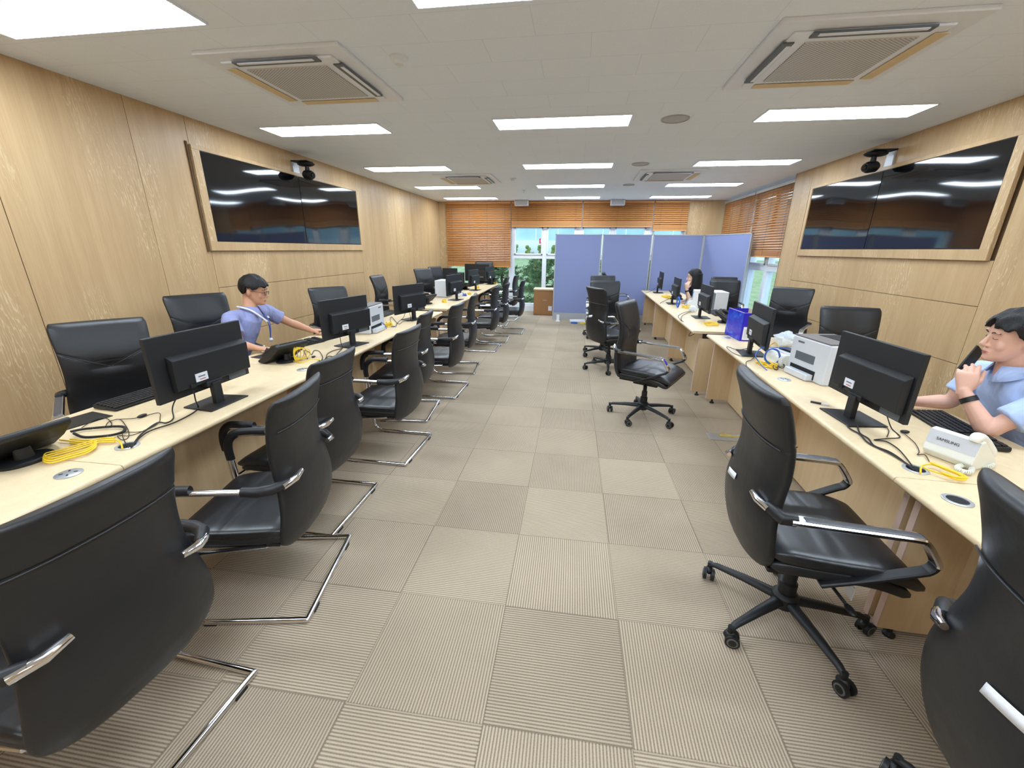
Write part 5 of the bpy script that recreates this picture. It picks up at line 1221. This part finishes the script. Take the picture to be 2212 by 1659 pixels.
def torso_rings(b, secs, Rt):
    Rt = Vector(Rt).normalized(); rings = []
    cs = [Vector(s[0]) for s in secs]
    for i, (c, hw, hd) in enumerate(secs):
        t = (cs[min(i+1, len(cs)-1)]-cs[max(i-1, 0)]).normalized(); F = t.cross(Rt).normalized()*-1
        rings.append([Vector(c)+Rt*hw*sgn(math.cos(2*PI*j/28), .85)+F*hd*sgn(math.sin(2*PI*j/28), .9) for j in range(28)])
    b.rings(rings)
def person(lab, headc, F, Tf, pitch, roll, neck, shR, shL, elR, elL, wrR, wrL, pelvis, knees, feet, skin, shirt, handR, handL, hair_b, closed=False, s=1.0, sleeve=.62, chest=.115, waist=.13, voxel=.0042):
    """Tf = torso facing; builds one continuous body with shirt, trousers, hair as children"""
    root = thing('person', lab, 'person', (pelvis[0], pelvis[1], 0))
    off = Vector((-pelvis[0], -pelvis[1], 0)); Mo = Matrix.Translation(off)
    def fin(b, name, m=None, parent=root, **k):
        b.v = [tuple(Vector(p)+off) for p in b.v]; return b.build(name, m, parent, **k)
    Q = frame(F, pitch, roll); V = Vector
    Rt = V(Tf).normalized().cross(V((0, 0, 1))).normalized(); shc = (V(shR)+V(shL))/2; pel = V(pelvis); nk = V(neck); mid = pel.lerp(shc, .5)
    b = MB().mat(skin); add_head(b, headc, Q)
    hb = V(headc)+Q @ V((0, -.028, -.07)); b.tube([hb+Q @ V((0, 0, .05)), hb, hb.lerp(nk, .6), nk, nk.lerp(shc, .7)], [.055, .053*s, .053*s, .060*s, .075*s], 18, smooth_path=3)
    torso_rings(b, [(pel-V((0, 0, .05)), .13*s, .10*s), (pel+V((0, 0, .06)), .135*s, .10*s), (mid, .12*s, .09*s), (shc-(shc-mid)*.45, .14*s, .095*s), (shc-V((0, 0, .03)), .14*s, .08*s), (nk.lerp(shc, .25), .06*s, .055*s)], Rt)
    for sh, el, wr, hd in ((shR, elR, wrR, handR), (shL, elL, wrL, handL)):
        sh, el, wr = V(sh), V(el), V(wr)
        b.tube([shc.lerp(sh, .6), sh, sh.lerp(el, .35), sh.lerp(el, .8), el, el.lerp(wr, .25), el.lerp(wr, .65), wr, wr+(wr-el).normalized()*.02], [.05*s, .046*s, .044*s, .037*s, .036*s, .040*s, .031*s, .0245*s, .024*s], 14, smooth_path=3)
        if hd: add_hand(b, wr+(wr-el).normalized()*.012, *hd[:3], **hd[3])
    for sg, kn, ft in ((1, knees[0], feet[0]), (-1, knees[1], feet[1])):
        hip = pel+Rt*sg*.085*s-V((0, 0, .02)); kn, ft = V(kn), V(ft)
        b.tube([hip, hip.lerp(kn, .5), kn, kn.lerp(ft, .35), ft], [.078*s, .07*s, .052*s, .05*s, .034*s], 14)
    body = fin(b, 'body', remesh=voxel, sm=5)
    # shirt
    c = MB().mat(shirt)
    torso_rings(c, [(pel-V((0, 0, .06)), waist*1.18*s, (waist+.0)*s), (pel+V((0, 0, .05)), waist*1.18*s, waist*.98*s), (mid, waist*1.12*s, chest*1.02*s), (shc-(shc-mid)*.45, .168*s, chest*s), (shc-V((0, 0, .015)), .158*s, chest*.80*s), (shc.lerp(nk, .55), .105*s, .072*s), (nk.lerp(shc, .18), .070*s, .062*s)], Rt)
    for sh, el in ((shR, elR), (shL, elL)):
        sh, el = V(sh), V(el); e = sh.lerp(el, sleeve)
        c.tube([shc.lerp(sh, .45)+V((0, 0, .0)), sh+V((0, 0, .004)), sh.lerp(e, .5), e, e], [.070*s, .067*s, .064*s, .067*s, .050*s], 18, smooth_path=3)
    so = fin(c, 'shirt', remesh=.0065, sm=2)
    # collar with two points
    Fd = V(Tf).normalized(); nb = nk.lerp(shc, .10)
    q = MB().mat(shirt); n = 24; lo, hi = [], []
    ax = (hb-nk).normalized()
    for j in range(n+1):
        a = R(22)+R(316)*j/n; d = Rt*math.sin(a)+Fd*math.cos(a); fr = max(0, math.cos(a))
        lo.append(nb+d*(.082+.028*fr)*s-V((0, 0, 1))*(.012+.045*fr)); hi.append(nb+d*(.066*s)+ax*(.034-.012*fr))
    vs = lo+hi; q.add(vs, [(j, j+1, n+2+j, n+1+j) for j in range(n)]); co = fin(q, 'collar', parent=so); mm = co.modifiers.new('th', 'SOLIDIFY'); mm.thickness = .004; mm.offset = 0
    t = MB().mat('trousers')
    for sg, kn, ft in ((1, knees[0], feet[0]), (-1, knees[1], feet[1])):
        hip = pel+Rt*sg*.085*s-V((0, 0, .03)); kn, ft = V(kn), V(ft)
        t.tube([hip+V((0, 0, .02)), hip.lerp(kn, .5), kn, kn.lerp(ft, .35), ft+V((0, 0, .05))], [.10*s, .088*s, .068*s, .066*s, .055*s], 14)
    fin(t, 'trousers', remesh=.012, sm=2)
    for ft in feet:
        f0 = V(ft); sh_ = MB().mat('plastic'); sh_.tube([f0+V((0, 0, .03))-Fd*.06, f0+V((0, 0, .032)), f0+Fd*.10+V((0, 0, .024)), f0+Fd*.17+V((0, 0, .022))], [.034, .038, .034, .018], 12, smooth_path=3); fin(sh_, 'shoe')
    # face and hair use world coordinates: shift them too
    pre = set(COL.objects); face_parts(root, headc, Q, closed, skin=skin)
    for o in set(COL.objects)-pre:
        o.data.transform(Mo)
    hm = hair_b(headc, Q); fin(hm, 'hair', remesh=.0036, sm=1)
    return root, Q, fin, dict(nb=nb, Fd=Fd, Rt=Rt, shc=shc, mid=mid, body=body, shirt=so)
def V3(*a): return Vector(a)
# --- the man with glasses, leaning over the left desk
def hairA(c, Q):
    def lim(t):
        a = abs(t)
        if a < 50: return 13+5*math.cos(R(t*5))+(5 if t < -20 else 0)
        if a < 66: return 10-(a-50)*.9
        if a < 82: return -8
        if a < 106: return -3
        return -30-(a-106)*.32 if a < 160 else -48
    return hair_mesh(c, Q, lim, R_=(.093, .114, .107), c0=(0, -.008, .028), seed=2.3, amp=.06)
root, Q, fin, D = person('person with glasses in a periwinkle short sleeved shirt leaning over the left desk', (-2.715, 3.20, 1.192), (.92, .36, 0), (.85, .50, 0), R(12), R(0), (-2.755, 3.165, 1.035),
    (-2.780, 2.965, .972), (-2.77, 3.36, .985), (-2.625, 2.84, .800), (-2.655, 3.50, .868), (-2.515, 2.875, .772), (-2.525, 3.605, .782), (-2.95, 3.03, .56),
    ((-2.60, 2.86, .50), (-2.56, 3.18, .50)), ((-2.62, 2.84, .06), (-2.58, 3.16, .06)), 'skin_a', 'shirt_a',
    ((.95, .25, -.12), (0, 0, 1), -1, dict(curls=(.28, .30, .32, .36), thumb=(.6, .4))), ((.55, .80, -.10), (0, 0, 1), 1, dict(curls=(.22, .24, .26, .3), spread=.3, thumb=(.8, .4))), hairA, s=.98, sleeve=.60, waist=.150, chest=.12)
def glasses(root, c, Q, fin):
    c = Vector(c)
    def P(*v): return c+Q @ Vector(v)
    b = MB().mat('plastic')
    for s in (-1, 1):
        b.tube([P(s*.033+.0235*sgn(math.cos(a*PI/12), .75), .1015-.006*abs(math.cos(a*PI/12)) if True else 0, -.006+.0145*sgn(math.sin(a*PI/12), .75)) for a in range(24)], .0013, 6, True)
        b.tube([P(s*.057, .093, .002), P(s*.074, .06, .001), P(s*.080, .0, -.001), P(s*.078, -.02, -.012)], .0014, 6)
    b.tube([P(-.010, .101, -.002), P(0, .104, .001), P(.010, .101, -.002)], .0012, 6)
    g = fin(b, 'glasses_frame')
    l = MB().mat('lens')
    for s in (-1, 1): l.add([P(s*.033+.0225*sgn(math.cos(a*PI/12), .75), .100, -.006+.0135*sgn(math.sin(a*PI/12), .75)) for a in range(24)], [tuple(range(24))])
    fin(l, 'lens', parent=g)
glasses(root, (-2.715, 3.20, 1.192), Q, fin)
def lany(D, fin):
    nb, Fd, Rt = D['nb'], D['Fd'], D['Rt']; z = Vector((0, 0, 1))
    b = MB().mat('lanyard_blue')
    for s in (-1, 1): b.tube([nb+Rt*s*.07-Fd*.02+z*.02, nb+Rt*s*.075+Fd*.05-z*.02, nb+Rt*s*.045+Fd*.115-z*.09, nb+Rt*s*.02+Fd*.125-z*.17, nb+Rt*s*.006+Fd*.115-z*.25], .0075, 6, flat=.3, up=tuple(Fd), smooth_path=4)
    fin(b, 'lanyard')
    b = MB().mat('white').tube([nb+Fd*.115-z*.255, nb+Fd*.118-z*.275], .013, 14); b.ell(nb+Fd*.118-z*.268, (.016, .016, .016)); fin(b, 'badge_reel')
    b = MB().mat('white_strap').tube([nb+Rt*.02-Fd*.085+z*.03, nb+Rt*.075-Fd*.03+z*.025, nb+Rt*.092+Fd*.03-z*.0, nb+Rt*.075+Fd*.085-z*.055, nb+Rt*.055+Fd*.118-z*.10], .0085, 10, smooth_path=4)
    b.tube([nb-Rt*.06+Fd*.11-z*.07, nb-Rt*.055+Fd*.12-z*.085], .009, 8); fin(b, 'white_neckband')
lany(D, fin)
# --- the man on the phone at the right desk
def hairB(c, Q):
    def lim(t):
        a = abs(t)
        if a < 62: return 12+24*math.exp(-((t+6)/10)**2)
        if a < 84: return 4-(a-62)*.9
        if a < 104: return 0
        return -22-(a-104)*.4 if a < 160 else -42
    return hair_mesh(c, Q, lim, R_=(.098, .115, .116), c0=(0, -.010, .022), seed=5.1, amp=.10)
wL = Vector((1.852, 2.16, .918)); eL = Vector((1.905, 2.055, .775))
root, Q, fin, D = person('person in a pale blue shirt talking on a mobile phone at the right desk', (2.008, 2.205, 1.185), (-.95, .24, 0), (-.98, .12, 0), R(4), R(-4), (2.055, 2.215, 1.035),
    (2.10, 2.405, .955), (2.085, 2.015, .950), (2.03, 2.43, .785), tuple(eL), (1.835, 2.425, .775), tuple(wL), (2.30, 2.20, .56),
    ((1.98, 2.34, .50), (1.96, 2.08, .50)), ((1.98, 2.34, .06), (1.98, 2.08, .06)), 'skin_b', 'shirt_b',
    ((-.75, -.15, -.1), (0, 0, 1), -1, dict(curls=(.2, .22, .25, .3), thumb=(.6, .4))), ((.10, .20, .95), (-.55, -.80, .10), 1, dict(curls=(.55, .62, .70, .8), thumb=(.55, .35))), hairB, closed=True, s=1.0, sleeve=.66, chest=.125, waist=.145)
def watch(fin, wr, el, rad, lab='watch'):
    wr, el = Vector(wr), Vector(el); d = (el-wr).normalized(); c = wr+d*.035; a = d.cross(Vector((0, 0, 1))).normalized(); e = d.cross(a)
    b = MB().mat('plastic').rings([[c+d*t+(a*math.cos(2*PI*j/24)+e*math.sin(2*PI*j/24))*r_ for j in range(24)] for t, r_ in ((-.012, rad), (-.012, rad+.003), (.012, rad+.003), (.012, rad))])
    w_ = fin(b, 'wristwatch')
    f = MB().mat('screen'); k = (a*-.9+e*.3).normalized(); f.tube([c+k*(rad+.001), c+k*(rad+.009)], .017, 16); fin(f, 'watch_face', parent=w_)
watch(fin, wL, eL, .029)
t = thing('mobile_phone', 'black mobile phone held up under the chin of the man on the right', 'phone', (1.912, 2.275, 1.020), 0)
T = Matrix.Rotation(R(-38), 4, 'Y') @ Matrix.Rotation(R(0), 4, 'Z')
T = (Matrix.Rotation(R(22), 4, 'Z') @ Matrix.Rotation(R(34), 4, 'Y'))
MB().mat('plastic').box((0, 0, .030), (.072, .009, .148), T).build('case', parent=t, smooth=False, bevel=.004)
MB().mat('screen').box((0, .005, .035), (.066, .001, .140), T).build('display', parent=t, smooth=False)
# shirt buttons
def placket(D, fin, n=4):
    nb, Fd = D['nb'], D['Fd']; sh = D['shirt']
    b = MB().mat('white')
    for k in range(n): b.ell(nb+Fd*(.098+.012*k)-Vector((0, 0, .075+.07*k)), (.005, .005, .005), n=8, m=6)
    return b
pb = placket(D, fin); fin(pb, 'shirt_buttons', parent=D['shirt'])
# --- the woman at the far right desks
def hairC(c, Q):
    def lim(t):
        a = abs(t)
        if a < 40: return 20+6*math.cos(R(t*4))
        if a < 62: return 14-(a-40)*1.3
        if a < 100: return -24
        return -48
    def lock(b, c, Q):
        rn = random.Random(4); z = Vector((0, 0, 1))
        for i in range(26):
            th = R(75+210*i/25); d = Vector((math.sin(th)*.085, math.cos(th)*.098-.012, -.01)); p = c+Q @ d; o = (Q @ Vector((math.sin(th), math.cos(th), 0)))
            L = .27+.05*rn.random()
            pts = [p+z*.05, p-z*.06+o*.006, p-z*.15+o*.014, p-z*(L-.03)+o*(.008+.02*rn.random()), p-z*L+o*.004]
            b.tube(pts, [.018, .022, .021, .015, .004], 8, smooth_path=3)
    return hair_mesh(c, Q, lim, R_=(.090, .108, .106), c0=(0, -.014, .024), seed=8.8, amp=.05, lock=lock)
root, Q, fin, D = person('person with long black hair and pale shirt resting chin on hand before the partition', (1.832, 7.150, 1.154), (-.92, .10, 0), (-.96, .1, 0), R(6), R(0), (1.898, 7.150, 0.989),
    (1.953, 7.332, 0.896), (1.953, 6.969, 0.890), (1.870, 7.370, 0.785), (1.788, 7.013, 0.775), (1.760, 7.216, 0.772), (1.725, 7.068, 0.962), (2.34, 7.15, .56),
    ((1.94, 7.26, .50), (1.94, 7.04, .50)), ((1.94, 7.26, .06), (1.94, 7.04, .06)), 'skin_c', 'shirt_c',
    ((-.4, -.8, 0), (0, 0, 1), 1, dict(curls=(.3, .3, .3, .3))), ((.12, .25, .95), (-.5, -.8, .1), 1, dict(curls=(.8, .85, .9, .95), thumb=(.7, .5), k=1.0)), hairC, closed=False, s=.92, sleeve=.55, chest=.11, waist=.12)
watch(fin, (1.725, 7.068, 0.962), (1.788, 7.013, 0.775), .027)
